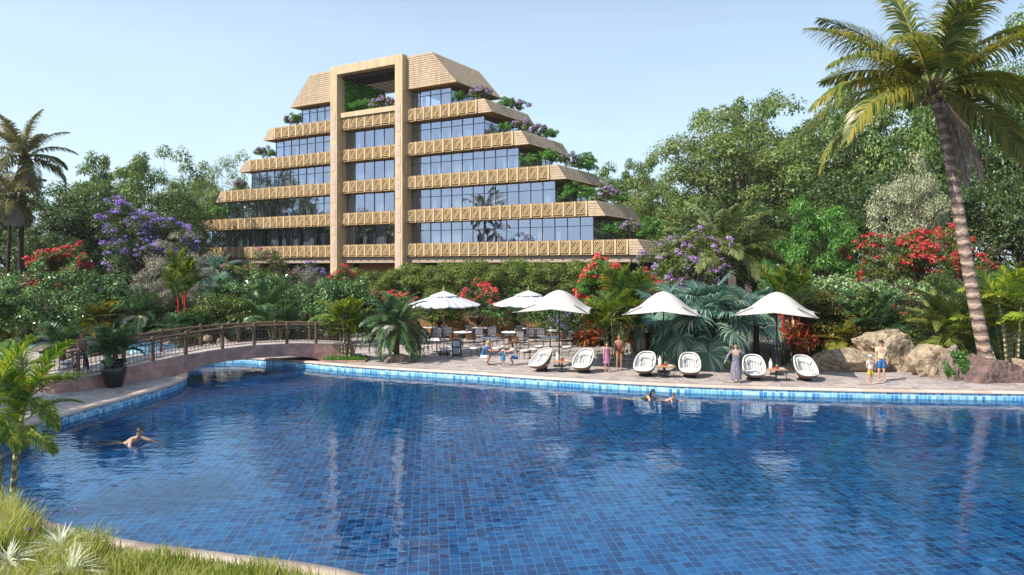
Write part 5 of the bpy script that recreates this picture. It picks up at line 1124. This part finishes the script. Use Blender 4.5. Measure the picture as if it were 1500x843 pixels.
def trunkmat(name, c1, c2, n_):
    m, n, l, p = nodes(name); tc = n.new('ShaderNodeTexCoord'); sp = n.new('ShaderNodeSeparateXYZ'); l.new(tc.outputs['Object'], sp.inputs[0])
    no = n.new('ShaderNodeTexNoise'); no.inputs['Scale'].default_value = 2.5; l.new(tc.outputs['Object'], no.inputs[0])
    ma = n.new('ShaderNodeMath'); ma.operation = 'MULTIPLY_ADD'; ma.inputs[1].default_value = .35; l.new(no.outputs[0], ma.inputs[0]); l.new(sp.outputs[2], ma.inputs[2])
    mu = n.new('ShaderNodeMath'); mu.operation = 'MULTIPLY'; mu.inputs[1].default_value = n_; l.new(ma.outputs[0], mu.inputs[0]); si = n.new('ShaderNodeMath'); si.operation = 'SINE'; l.new(mu.outputs[0], si.inputs[0])
    rp = n.new('ShaderNodeValToRGB'); e = rp.color_ramp.elements; e[0].position = .05; e[1].position = .45; e[0].color = (*c2, 1); e[1].color = (*c1, 1); l.new(si.outputs[0], rp.inputs[0])
    n2 = n.new('ShaderNodeTexNoise'); n2.inputs['Scale'].default_value = 14; n2.inputs['Detail'].default_value = 6; l.new(tc.outputs['Object'], n2.inputs[0])
    mx = n.new('ShaderNodeMix'); mx.data_type = 'RGBA'; mx.blend_type = 'OVERLAY'; mx.inputs[0].default_value = .7; l.new(rp.outputs[0], mx.inputs[6]); l.new(n2.outputs[0], mx.inputs[7]); l.new(mx.outputs[2], p.inputs['Base Color'])
    b = n.new('ShaderNodeBump'); b.inputs['Strength'].default_value = .8; b.inputs['Distance'].default_value = .04; l.new(si.outputs[0], b.inputs['Height']); l.new(b.outputs[0], p.inputs['Normal']); p.inputs['Roughness'].default_value = .85
    return m
M_ptrunk = trunkmat('ringed_palm_trunk', (.42, .31, .24), (.20, .14, .11), 13.); M_cane = trunkmat('cane_stem', (.45, .42, .22), (.22, .20, .10), 26.); M_redst = mat('red_crownshaft', (.45, .025, .02), .35, .5, noise=.3, nscale=2)
M_rach = mat('frond_rib', (.22, .20, .06), .5, .4); M_fib = mat('palm_fibre', (.16, .10, .06), .9, .1, noise=.4, nscale=10)
def crown(rg, nf, top, L, el0=1.35, el1=-.35, **kw):
    ra, lf = [], []
    for i in range(nf):
        t = i / max(1, nf - 1); az = i * 2.39996 + rg.normal() * .12; el = el0 + (el1 - el0) * t ** 1.1 + rg.normal() * .06
        dr = kw.get('droop', 1.2) * (.65 + .55 * t) * rg.uniform(.9, 1.15); q = {k: v for k, v in kw.items() if k != 'droop'}
        a, b = frond(rg, L * rg.uniform(.88, 1.08), el=el, droop=dr, **q)
        ro = rg.normal() * .22; off_ = (top[0] + .09 * math.cos(az), top[1] + .09 * math.sin(az), top[2] + .25 * (1 - t))
        ra.append(xf(a, az, off_, ro)); lf.append(xf(b, az, off_, ro))
    return ra, lf
def coconut(label, pts, r0, r1, nfr, L, seed, lm, dead=0, tm=None, cat_='palm tree', ll=.95, lw=.06, n=58, rz=0, droop=1.25, el1=-.35, spec=None):
    rg = np.random.default_rng(seed); b = Vector(pts[0]); r = empty('coconut_palm', b, 0, label, cat_)
    path = catmull([Vector(p) - b for p in pts], 12); k = len(path)
    rad = [r0 * 1.35 if i == 0 else (r0 * (1.3 - .3 * min(1, i / 4)) + (r1 - r0) * i / k) * (1 + .012 * (i % 2)) for i in range(k)]
    npobj('trunk', [tube(path, rad, 16)], tm or M_ptrunk, r, True); top = path[-1]
    ra, lf = crown(rg, nfr, tuple(top), L, el1=el1, droop=droop, ll=ll, lw=lw, n=n, hang=.62, rr=.05, ang=(66, 28), vee=.12)
    if spec:                       # every frond laid out on its own: bearing, rise, droop
        ra, lf = [], []
        for az, el, dr_ in spec:
            a, q = frond(rg, L * rg.uniform(.92, 1.06), el=R(el), droop=dr_, ll=ll, lw=lw, n=n, hang=.62, rr=.055, ang=(66, 28), vee=.1); o_ = (top.x + .1 * math.cos(R(az)), top.y + .1 * math.sin(R(az)), top.z + .12); ro = rg.normal() * .2
            ra.append(xf(a, R(az), o_, ro)); lf.append(xf(q, R(az), o_, ro))
    npobj('frond_ribs', ra, M_rach, r, True); npobj('fronds', lf, lm, r)
    bo_ = MB(); bo_.ball(tuple(top + Vector((0, 0, .1))), r1 * 1.5, r1 * 1.5, .45, 14)
    for i in range(14):
        a = i * 2.4; bo_.tube([tuple(top + Vector((.1 * math.cos(a), .1 * math.sin(a), -.2))), tuple(top + Vector((.42 * math.cos(a), .42 * math.sin(a), .1 + .02 * i)))], [.10, .05], 6)
    bo_.build('crown_base', M_fib, r, True)
    nt_ = MB()
    for i in range(9): a = i * .75 + .4; nt_.ball(tuple(top + Vector((.42 * math.cos(a), .42 * math.sin(a), -.28 - .12 * (i % 3)))), .13, .13, .16, 10)
    nt_.build('coconuts', mat('coconut_husk', (.24, .20, .06), .6, .3, noise=.3, nscale=5), r, True)
    if dead:
        dr, dl = [], []
        for i in range(dead):
            a, q = frond(rg, L * .70, n=64, ll=.95, lw=.06, el=-.95, droop=.55, ang=(62, 35), hang=.45, vee=0., rr=.05)
            az = [-1.0, -.45, .15][i % 3]; o_ = (top.x + .15 * math.cos(az), top.y + .15 * math.sin(az), top.z - .15); dr.append(xf(a, az, o_)); dl.append(xf(q, az, o_))
        npobj('dead_frond_ribs', dr, M_fib, r, True); npobj('dead_fronds', dl, P_dead, r)
    return r
DP = 33.2
coconut('very tall coconut palm with dead hanging fronds leaning over the reddish boulder', [(PX(1447, DP), DP, .4), (PX(1425, DP), DP, PZ(430, DP)), (PX(1402, DP), DP, PZ(300, DP)), (PX(1384, DP), DP, PZ(200, DP)), (PX(1366, DP), DP, PZ(132, DP))], .30, .19, 22, 6.6, 8, P_coco, 3, ll=1.45, lw=.075, n=112, spec=[(182, 42, .75), (158, 58, .7), (100, 80, .5), (55, 66, .8), (12, 48, .9), (205, 28, 1.05), (188, 14, 1.1), (212, 0, 1.25), (172, -12, 1.15), (14, 22, 1.05), (-18, 8, 1.3), (-40, -8, 1.2), (22, -10, 1.25), (-75, 62, 1.1), (250, 56, 1.0), (122, 38, 1.0), (72, 28, 1.1), (140, 12, 1.25), (-30, 40, 1.1), (228, 34, 1.2), (0, 70, .6), (45, 5, 1.3)])
coconut('hazy brownish coconut palm at the garden edge by the dark trees', [(PX(38, 60), 60, 0), (PX(30, 60), 60, 5), (PX(36, 60), 60, PZ(232, 60))], .26, .17, 19, 4.3, 9, P_hazy, 2, M_barkd, n=72, lw=.07, droop=1.3)
coconut('shorter yellowing coconut palm under the hazy palm', [(PX(8, 58), 58, 0), (PX(16, 58), 58, PZ(292, 58))], .16, .12, 12, 3.0, 10, P_hazy, 2, M_barkd, n=60, lw=.07, droop=1.3)

def short_palm(name, label, x, d, hgt, rad, n, lm, seed, el0=1.45, el1=.0, tr=.14, base=0., nleaf=60, ll=.45, lw=.03, droop=1.4, hang=.25, vee=.3, ang=(62, 28), X=None, pale=0, cat_='palm'):
    rg = np.random.default_rng(seed); r = empty(name, (PX(x, d) if X is None else X, d, base), 0, label, cat_)
    ts = np.linspace(0, 1, 8); npobj('trunk', [tube([(0, 0, hgt * t) for t in ts], [tr * (1.15 - .25 * t) * (1 + .1 * (i % 2)) for i, t in enumerate(ts)], 10)], M_fib, r, True)
    ra, lf = crown(rg, n, (0, 0, hgt), rad, el0, el1, droop=droop, ll=ll, lw=lw, n=nleaf, hang=hang, rr=.022, vee=vee, ang=ang)
    npobj('frond_ribs', ra, M_rach, r, True); npobj('fronds', lf, lm, r)
    if pale:
        pr = []
        for i in range(pale):
            a, q = frond(rg, rad * .8, n=nleaf, ll=ll * 1.1, lw=lw * 1.5, el=.75, droop=2.3, hang=.5, vee=.1); pr.append(xf(q, [3.6, 4.4, 5.3][i % 3], (0, 0, hgt * .95)))
        npobj('pale_fronds', pr, P_pale, r)
    return r
short_palm('pygmy_date_palm', 'bushy pygmy date palm with drooping fronds beside the cafe', 581, 38.6, 1.55, 2.25, 46, P_date, 31, pale=2, droop=1.7, el1=-.35, nleaf=74, base=.1)
short_palm('date_palm', 'feathery yellow green date palm behind the ivy covered rock', 1388, 37.5, 1.3, 3.1, 40, P_dateR, 32, droop=1.5, el1=-.1, ll=.55, lw=.04, nleaf=70)
short_palm('date_palm', 'dark palm with pale drooping fronds behind the bridge railing', 207, 45.5, 1.7, 2.3, 34, P_date, 33, pale=3, droop=1.6, el1=-.2, lw=.04)
short_palm('date_palm', 'dark palm with pale drooping fronds behind the bridge crown', 388, 46, 1.6, 2.8, 34, P_date, 34, pale=2, droop=1.5, el1=-.1, lw=.045, ll=.55)
short_palm('feather_palm', 'large arching feather palm behind the lilac shrub', 1060, 52, 5.3, 5.2, 26, leafmat('pale_feather_frond', [(.10, .15, .05), (.22, .27, .09), (.38, .40, .17)], .4, .32, .6), 35, el0=1.4, el1=.2, tr=.3, ll=1.15, lw=.14, droop=1.25, nleaf=64, hang=.5, vee=.2)
short_palm('feather_palm', 'green palm with upright fronds beside the walking woman', 92, 34.5, .5, 1.35, 16, P_date, 37, el1=.5, ll=.5, lw=.05, nleaf=36, droop=1.2, base=.55)
def fan_palm(name, label, x, d, hgt, pet, L, n, lm, seed, el0=1.45, el1=-.3, tr=.16, base=0., nseg=32, hang=.5, multi=1, spread=0., cat_='fan palm', X=None):
    rg = np.random.default_rng(seed); r = empty(name, (PX(x, d) if X is None else X, d, base), 0, label, cat_); tk, pt, lf = [], [], []
    for s in range(multi):
        a = s * 2.2; tx, ty = spread * math.cos(a) * (s > 0), spread * math.sin(a) * (s > 0) * .7; hh = hgt * (1 if s == 0 else rg.uniform(.55, .95))
        tk.append(tube([(tx * .25, ty * .25, 0), (tx * .7, ty * .7, hh * .5), (tx, ty, hh)], [tr * 1.1, tr, tr * .8], 9))
        for i in range(n):
            t = i / (n - 1); az = i * 2.39996 + rg.normal() * .15; el = el0 + (el1 - el0) * t
            p, f = fan(rg, pet * rg.uniform(.8, 1.1), L * rg.uniform(.85, 1.1), nseg, 310, el=el, droop=.35 + .5 * t, tilt=.25 + .5 * t, hang=hang * (.4 + t))
            pt.append(xf(p, az, (tx, ty, hh))); lf.append(xf(f, az, (tx, ty, hh)))
    npobj('trunk', tk, M_fib, r, True); npobj('petioles', pt, M_grn, r, True); npobj('fan_leaves', lf, lm, r); return r
fan_palm('fan_palm', 'large blue green fan palm clump behind the robe woman and the pods', 1040, 37.4, 2.2, 1.9, 1.3, 16, P_fan, 41, multi=3, spread=1.7, el1=-.12, hang=.75, nseg=40)
fan_palm('fan_palm', 'blue green fan palm drooping behind the last sail parasol', 1108, 38.6, 2.2, 1.6, 1.2, 14, P_fan, 46, el1=-.2, hang=.85, nseg=38)
fan_palm('fan_palm', 'blue green fan palm drooping behind the second sail parasol', 968, 38.4, 2.0, 1.6, 1.15, 14, P_fan, 47, el1=-.2, hang=.85, nseg=38)
fan_palm('fan_palm', 'yellow green fan palm beside the big glossy shrub', 147, 44.5, 1.3, 1.2, .85, 18, P_yfan, 42, hang=.3)
fan_palm('fan_palm', 'yellow fan palm at the garden edge behind the small raised pool', 12, 43.5, 1.0, 1.2, .85, 18, P_yfan, 43, hang=.3)
fan_palm('fan_palm', 'dark green fan palm against the lowest hotel band by the silver shrub', 322, 57, 4.2, 1.5, 1.1, 18, P_fan, 44, hang=.3)
fan_palm('fan_palm', 'small yellow green fan palm above the long tan boulder', 1228, 37.2, .8, 1.0, .75, 14, P_yfan, 45, hang=.3)
def cane_palm(name, label, X, Y, hgt, L, ns, lm, seed, nfr=7, ll=.55, lw=.05, spread=.5, stem=.035, nleaf=34, base=0., el0=1.4, el1=.35, droop=1.15, smat=None, shaft=None, cat_='palm', hv=(.6, 1.05), lean=.35, hang=.3):
    rg = np.random.default_rng(seed); r = empty(name, (X, Y, base), 0, label, cat_); ra, lf, sh = [], [], []
    for s in range(ns):
        a = s * 2.4 + rg.random(); q = spread * math.sqrt((s + .3) / ns); bx, by = q * .5 * math.cos(a), q * .5 * math.sin(a); h = hgt * rg.uniform(*hv)
        tx, ty = bx + lean * q * 1.6 * math.cos(a), by + lean * q * 1.6 * math.sin(a); P = [(bx, by, -.03), ((bx * 1.6 + tx) / 2.6, (by * 1.6 + ty) / 2.6, h * .5), (tx, ty, h)]
        npobj('stem', [tube(catmull(P, 4), [stem * (1.1 - .04 * i) for i in range(9)], 8)], smat or M_cane, r, True)
        if shaft: sh.append(tube([(tx + (bx - tx) * .42, ty + (by - ty) * .42, h * .62), (tx, ty, h), (tx, ty, h + .35)], [stem * 1.05, stem * 1.25, stem * .5], 8))
        c1, c2 = crown(rg, nfr, (tx, ty, h - .15), L * rg.uniform(.8, 1.1), el0, el1, droop=droop, ll=ll, lw=lw, n=nleaf, hang=hang, rr=.014, vee=.35, ang=(58, 30))
        ra += c1; lf += c2
    if sh: npobj('crownshafts', sh, shaft, r, True)
    npobj('frond_ribs', ra, M_rach, r, True); npobj('fronds', lf, lm, r); return r
P_lip = leafmat('lipstick_frond', [(.04, .10, .02), (.09, .17, .03), (.17, .24, .035), (.42, .34, .04)], .35, .35, .5)
cane_palm('lipstick_palm', 'red stemmed palm clump behind the bridge railing', PX(266, 46), 46, 4.1, 2.1, 4, P_lip, 51, nfr=4, ll=.75, lw=.085, nleaf=34, stem=.06, shaft=M_redst, el0=1.5, el1=1.15, droop=.75, smat=M_grn, spread=.9, hv=(.75, 1.05))
cane_palm('lipstick_palm', 'red stemmed palm clump between coral bougainvillea and the second sail parasol', PX(920, 40.5), 40.5, 3.3, 2.3, 5, P_lip, 52, nfr=4, ll=.8, lw=.09, nleaf=36, stem=.06, shaft=M_redst, el0=1.5, el1=1.15, droop=.75, smat=M_grn, spread=1.0, hv=(.6, 1.05))
cane_palm('lipstick_palm', 'red stemmed palm clump beside the last sail parasol', PX(1152, 37.5), 37.5, 3.6, 2.1, 5, P_lip, 53, nfr=4, ll=.8, lw=.09, nleaf=36, stem=.06, shaft=M_redst, el0=1.5, el1=1.1, droop=.75, smat=M_grn, spread=1.0, hv=(.6, 1.05))
cane_palm('cane_palm', 'cane palm clump growing in the planter at the bridge end', PX(510, 38.9), 38.9, 2.1, 1.5, 8, P_cane, 54, spread=.75, base=.1, nfr=6)
cane_palm('cane_palm', 'golden cane palm clump beside the woman in the swimsuit', PX(899, 37.4), 37.4, 2.7, 1.5, 9, P_cane, 55, spread=1.1, nfr=6)
cane_palm('cane_palm', 'bright yellow green cane palm clump beside the reddish boulder', PX(1487, 34.4), 34.4, 3.4, 2.1, 12, leafmat('bright_cane_frond', [(.08, .17, .02), (.20, .32, .035), (.40, .48, .06), (.55, .50, .08)], .45, .32, .5), 56, spread=1.8, nfr=7, stem=.05, ll=.65, lw=.06)
cane_palm('cane_palm', 'low cane palm clump behind the bridge centre', PX(408, 43.5), 43.5, 1.6, 1.4, 8, P_date, 57, spread=.9)
cane_palm('cane_palm', 'low cane palm clump behind the bridge beside the cairn', PX(272, 43), 43, 1.3, 1.3, 7, P_date, 58, spread=.8)
cane_palm('cane_palm', 'dark cane palm clump in the shade behind the angular boulder', PX(1262, 38.5), 38.5, 2.6, 1.6, 9, P_date, 59, spread=1.2)
cane_palm('cane_palm', 'tall cane palm arching over the grass at the near pool edge', -11.1, 15.9, 2.7, 1.6, 4, leafmat('near_cane_frond', [(.04, .12, .02), (.09, .21, .028), (.20, .31, .045), (.42, .36, .06)], .4, .3, .5), 60, nfr=7, ll=.38, lw=.028, spread=.7, stem=.05, nleaf=62, el1=-.1, droop=1.25, lean=.5, hang=.35)

# ------------------------------------------------------------------ planter and pots
x, y = PX(505, 38.6), 38.6; m = MB()
m.box(x - 1.15, x + 1.2, y - .55, y + .9, .0, .10); tag(m.build('stone_planter', M_pink, None, bevel=.02), 'low pink stone planter bed holding cane palms at the bridge end', 'planter')
pb = npobj('planter_grass', [leaves(np.c_[np.random.default_rng(4).uniform(-1.05, 1.1, 1500) + x, np.random.default_rng(5).uniform(-.48, .8, 1500) + y, np.full(1500, .09)], np.random.default_rng(6).normal(size=(1500, 3)), np.random.default_rng(7).normal(size=(1500, 3)) * .5 + np.array([0, 0, 1]), .2, .04)], L_bright); tag(pb, None, None, None, 'stuff')
M_pot = mat('dark_glazed_pot', (.022, .02, .02), .22, .6, noise=.2, nscale=3); M_pot2 = mat('pale_grey_pot', (.40, .39, .37), .5, .3)
def pot(label, x, y, s, m):
    r = empty('plant_pot', (x, y, 0), 0, label, 'plant pot', None, (s, s, s))
    MB().lathe([(.27, 0), (.30, .03), (.42, .55), (.44, .70), (.40, .79), (.34, .83), (.34, .86), (.44, .93), (.45, 1.0), (.41, 1.02), (.39, .98), (.36, .9)], 32).build('vessel', m, r, True, auto=True)
    MB().lathe([(.01, .93), (.37, .92)], 20).build('potting_soil', M_soil, r); return r
px_, py_, _ = GP(167, 567); pot('large dark glazed pot standing on the deck beside the bridge', px_, py_, 1.12, M_pot)
short_palm('potted_palm', 'leafy green palm growing in the dark glazed pot', 0, py_, .3, 1.15, 24, P_date, 61, el1=.5, tr=.06, X=px_, base=1.05, ll=.42, lw=.05, nleaf=34, droop=1.3, cat_='potted plant')
px2, d2 = PX(97, 32.5), 32.5; pot('pale grey pot standing beyond the bridge steps', px2, d2, .8, M_pot2)
# ------------------------------------------------------------------ hotel terrace plants
TS1 = make_tree(71, L_bright, 1.6, .75, .6, .95, 16, 60, .28, .2, .1, .03, M_barkd, name='terrace_shrub'); TS2 = make_tree(72, L_olive, 1.5, .8, .6, .9, 18, 60, .28, .18, .08, .03, M_barkd, F_lilac, 16, .16, name='flowering_terrace_shrub', perb=40)
TS3 = make_tree(73, L_bright, 2.0, 1.0, .85, 1.15, 22, 70, .3, .2, .1, .04, M_barkd, name='terrace_tree'); us = set()
lev = ('lowest', 'second', 'third', 'fourth', 'top')
for k, t, q, p, s in ((4, 6.6, 1.2, 1, 1.0), (4, 8.6, 2.6, 2, 1.35), (4, 8.9, 7.4, 1, 1.2), (4, 9.5, 9.0, 2, 1.2), (3, 12.2, 1.6, 1, .9), (3, 13.4, 3.6, 2, 1.3), (3, 13.9, 6.2, 2, 1.2), (3, 14., 8.6, 1, 1.1), (2, 16.0, 1.0, 1, 1.0), (2, 17.4, 2.0, 1, 1.3), (2, 18.4, 4.2, 2, 1.2), (2, 18.6, 6.6, 3, .95), (2, 18.8, 8.8, 3, 1.2),
                      (1, 20.6, 1.2, 3, 1.05), (1, 21.6, 2.4, 1, 1.15), (1, 22.6, 5.0, 2, 1.35), (1, 22.8, 8.0, 1, 1.1), (0, 24.8, 1.3, 1, 1.1), (0, 26.2, 2.6, 2, 1.3), (0, 27.0, 6.0, 3, 1.2), (4, -20.2, 1.4, 2, 1.2), (4, -18.8, 1.2, 1, 1.1), (3, -25.4, 1.3, 2, 1.25), (3, -23.6, 1.2, 1, .8), (2, -30.0, 1.3, 2, 1.0), (1, -34.8, 1.3, 1, 1.3), (1, -33.6, 2.6, 3, 1.)):
    src = (None, TS1, TS2, TS3)[p]; o = src if p not in us else copy_tree(src); us.add(p); v = hotel(t, q, TOPZ[k] - .02); o.location = v; o.scale = (s, s, s); o.rotation_euler = (0, 0, t)
    tag(o, ('bright green shrub', 'purple flowered shrub', 'small green tree')[p - 1] + ' on the ' + lev[k] + (' terrace end facing the tall palm' if t > 0 else ' terrace end facing the jacaranda') + (', against the front band' if q < 1.5 else ', second from the front' if q < 3 else ', halfway along' if q < 6.5 else ', at the rear'), 'terrace plant', 'plants on the hotel terraces')
for t, q, p, s, lb in ((-9., 1.3, 1, 1.3, 'bright green fern against the green wall in the roof garden'), (-7.6, 1.6, 1, 1.5, 'bright green plant in the middle of the roof garden'), (-6.2, 1.4, 3, .9, 'small green tree inside the roof garden'), (-4.6, 1.5, 2, 1.5, 'purple flowering plant inside the roof garden'), (-2.6, 3.4, 3, 1.5, 'green tree against the sky gap of the roof garden')):
    o = copy_tree((None, TS1, TS2, TS3)[p]); o.location = hotel(t, q, 23.1); o.scale = (s, s, s); tag(o, lb, 'garden plant', 'plants in the tower roof garden')
# ------------------------------------------------------------------ low ground planting, ivy, grass, small flowers
rg = np.random.default_rng(99)
n = 26000; Y = rg.uniform(40.8, 62, n); X = rg.uniform(-.74, .74, n) * Y; k = (Y > 54.6) | (X > PX(1190, Y)) & (Y > 38.5) | (X < PX(480, Y)) & (Y > 46.5) | (X > 6) & (Y > 44.8)
X, Y = X[k], Y[k]; n = len(X)
tag(npobj('ground_cover', [leaves(np.c_[X, Y, rg.uniform(0, .45, n)], rg.normal(size=(n, 3)) + np.array([0, -.3, 1]), rg.normal(size=(n, 3)), .34 * rg.uniform(.6, 1.3, n), .16)], L_dark), None, None, None, 'stuff')
n = 700; a, b = rg.random(n), rg.random(n); c = np.array(bi.location) + np.c_[(a - .5) * 1.1, -.52 - .1 * rg.random(n) + .3 * np.abs(a - .5), -.1 + b * 1.05]
c = c[(np.sin(a * 7 + b * 5) > -.2)]
tag(npobj('ivy', [leaves(c, rg.normal(size=c.shape) * .5 + np.array([0, -1, .3]), rg.normal(size=c.shape), .13, .09)], L_bright), 'green ivy creeping over the cracked upright rock', 'ivy')
# lawn mound at the near pool corner
inner = [p for p in off(.50)]
cand = [p for p in inner if p.x < 3 and p.y < 19.2 and p.y > 9.0]
cand = sorted(cand, key=lambda p: -math.atan2(p.y - 14, p.x + 30)) if False else cand
lawn_poly = [(p.x, p.y) for p in cand] 
lawn_poly += [(2.5, 6.5), (-6, 6.2), (-20, 8), (-22, 18)]
bm = bmesh.new(); f_ = bm.faces.new([bm.verts.new((x, y, .02)) for x, y in lawn_poly]); bmesh.ops.triangulate(bm, faces=bm.faces[:])
for f in bm.faces:
    f.normal_update()
    if f.normal.z < 0: f.normal_flip()
me = bpy.data.meshes.new('lawn'); bm.to_mesh(me); bm.free(); struct('lawn', me, mat('lawn_soil', (.10, .11, .035), .95, .1, noise=.5, nscale=3))
def inpoly(x, y, poly):
    r_ = np.zeros(len(x), bool); m_ = len(poly)
    for i in range(m_):
        (x1, y1), (x2, y2) = poly[i], poly[(i + 1) % m_]; c_ = ((y1 > y) != (y2 > y)) & (x < (x2 - x1) * (y - y1) / (y2 - y1 + 1e-12) + x1); r_ ^= c_
    return r_
n = 260000; X = rg.uniform(-17, 2, n); Y = rg.uniform(9.6, 19, n); k = inpoly(X, Y, lawn_poly) & (X > -.74 * Y - .5); X, Y = X[k], Y[k]; n = len(X)
tuft = np.sin(X * 3.1 + 1.3 * np.sin(Y * 2.3)) * np.sin(Y * 2.7 + X) * .5 + .5
h = (1 + .5 * (X < -8.6) - .3 * (X > -7)) * (.16 + .40 * rg.random(n) * (.45 + .75 * tuft)); h = h[:, None]; d = rg.normal(size=(n, 3)); d[:, 2] = 0; d = unit(d) * rg.uniform(.1, .75, (n, 1)); s_ = unit(np.cross(d, [0, 0, 1.])) * .0065
p0 = np.c_[X, Y, .015 + .30 * np.clip((-4.0 - X) / 6, 0, 1) * np.clip((17.5 - Y) / 2.5, 0, 1) * 0]; p1 = p0 + d * h * .35 + np.array([0, 0, .62]) * h; p2 = p0 + d * h + np.array([0, 0, .95]) * h
v = np.stack([p0 - s_, p0 + s_, p1 - s_ * .9, p1 + s_ * .9, p2 - s_ * .1, p2 + s_ * .1], 1).reshape(-1, 3); q = np.arange(n)[:, None] * 6
L_grass = leafmat('grass_blade', [(.10, .16, .02), (.24, .30, .045), (.42, .44, .11), (.60, .56, .28)], .45, .5, .3, .8)
tag(npobj('grass', [(v, np.concatenate([q + np.array([[0, 1, 3, 2]]), q + np.array([[2, 3, 5, 4]])], 0))], L_grass), None, None, None, 'stuff')
M_wl = leafmat('white_striped_leaf', [(.55, .58, .42), (.75, .76, .66), (.82, .82, .78)], .35, .4)
sp0 = None
for i, (px, py, s, lb) in enumerate(((88, 806, 1.5, 'white striped spider plant in the grass beside the water'), (12, 826, 1.4, 'white striped spider plant at the grass edge under the cane palm'), (103, 840, 1.35, 'white striped spider plant lowest in the grass'))):
    if sp0 is None:
        m_ = 70; az = rg.uniform(0, 6.28, m_); el = rg.uniform(.35, 1.45, m_); ln = rg.uniform(.28, .5, m_)[:, None]; dd = np.c_[np.cos(az) * np.cos(el), np.sin(az) * np.cos(el), np.sin(el)]; sw = unit(np.cross(dd, [0, 0, 1.])) * .014
        b0 = dd * .02; b1 = b0 + dd * ln * .55; b2 = b1 + unit(dd + np.array([0, 0, -.7])) * ln * .45
        v = np.stack([b0 - sw * .6, b0 + sw * .6, b1 - sw, b1 + sw, b2 - sw * .1, b2 + sw * .1], 1).reshape(-1, 3); q = np.arange(m_)[:, None] * 6
        sp0 = npobj('spider_plant', [(v, np.concatenate([q + np.array([[0, 1, 3, 2]]), q + np.array([[2, 3, 5, 4]])], 0))], M_wl); o = sp0
    else: o = sp0.copy(); COL.objects.link(o)
    o.location = GP(px, py + 12, .06); o.scale = (s, s, s); o.rotation_euler = (0, 0, i * 2.); tag(o, lb, 'plant', 'white spider plants in the grass')
fl0 = empty('wild_flower'); MB().tube([(0, 0, 0), (.01, .01, .25), (0, .03, .5)], .004, 5).build('stalk', M_grn, fl0)
hd_ = clump_leaves(np.random.default_rng(3), np.array([[0, .03, .51]]), 60, .035, .022, .014, .3, 1.); npobj('flower_head', hd_, F_lilac, fl0)
for i, (px, py, lb) in enumerate(((20, 770, 'beside the cane palm stems'), (52, 752, 'standing tallest over the water edge'), (66, 754, 'just beside the tallest one'), (112, 768, 'at the corner of the coping'), (40, 800, 'beside the white spider plant'), (8, 800, 'lowest at the grass edge'), (75, 775, 'between the palm and the spider plant'), (2, 785, 'at the far grass edge'))):
    o = fl0 if i == 0 else copy_tree(fl0); o.location = GP(px, py + 18, 0); o.rotation_euler = (0, 0, i * 1.1); tag(o, 'small lilac flower on a thin stalk ' + lb, 'flower', 'lilac flowers in the grass')
# ------------------------------------------------------------------ the air: thin, even haze
hm = bpy.data.materials.new('haze_air'); hm.use_nodes = True; hn = hm.node_tree; hn.nodes.remove(hn.nodes['Principled BSDF']); pv = hn.nodes.new('ShaderNodeVolumePrincipled')
pv.inputs['Density'].default_value = .00018; pv.inputs['Color'].default_value = (.88, .93, 1, 1); pv.inputs['Anisotropy'].default_value = .2; hn.links.new(pv.outputs[0], hn.nodes['Material Output'].inputs['Volume'])
tag(MB().box(-720, 720, -220, 1520, -2.6, 48).build('haze', hm), None, None, None, 'stuff'); sc.cycles.volume_bounces = 0
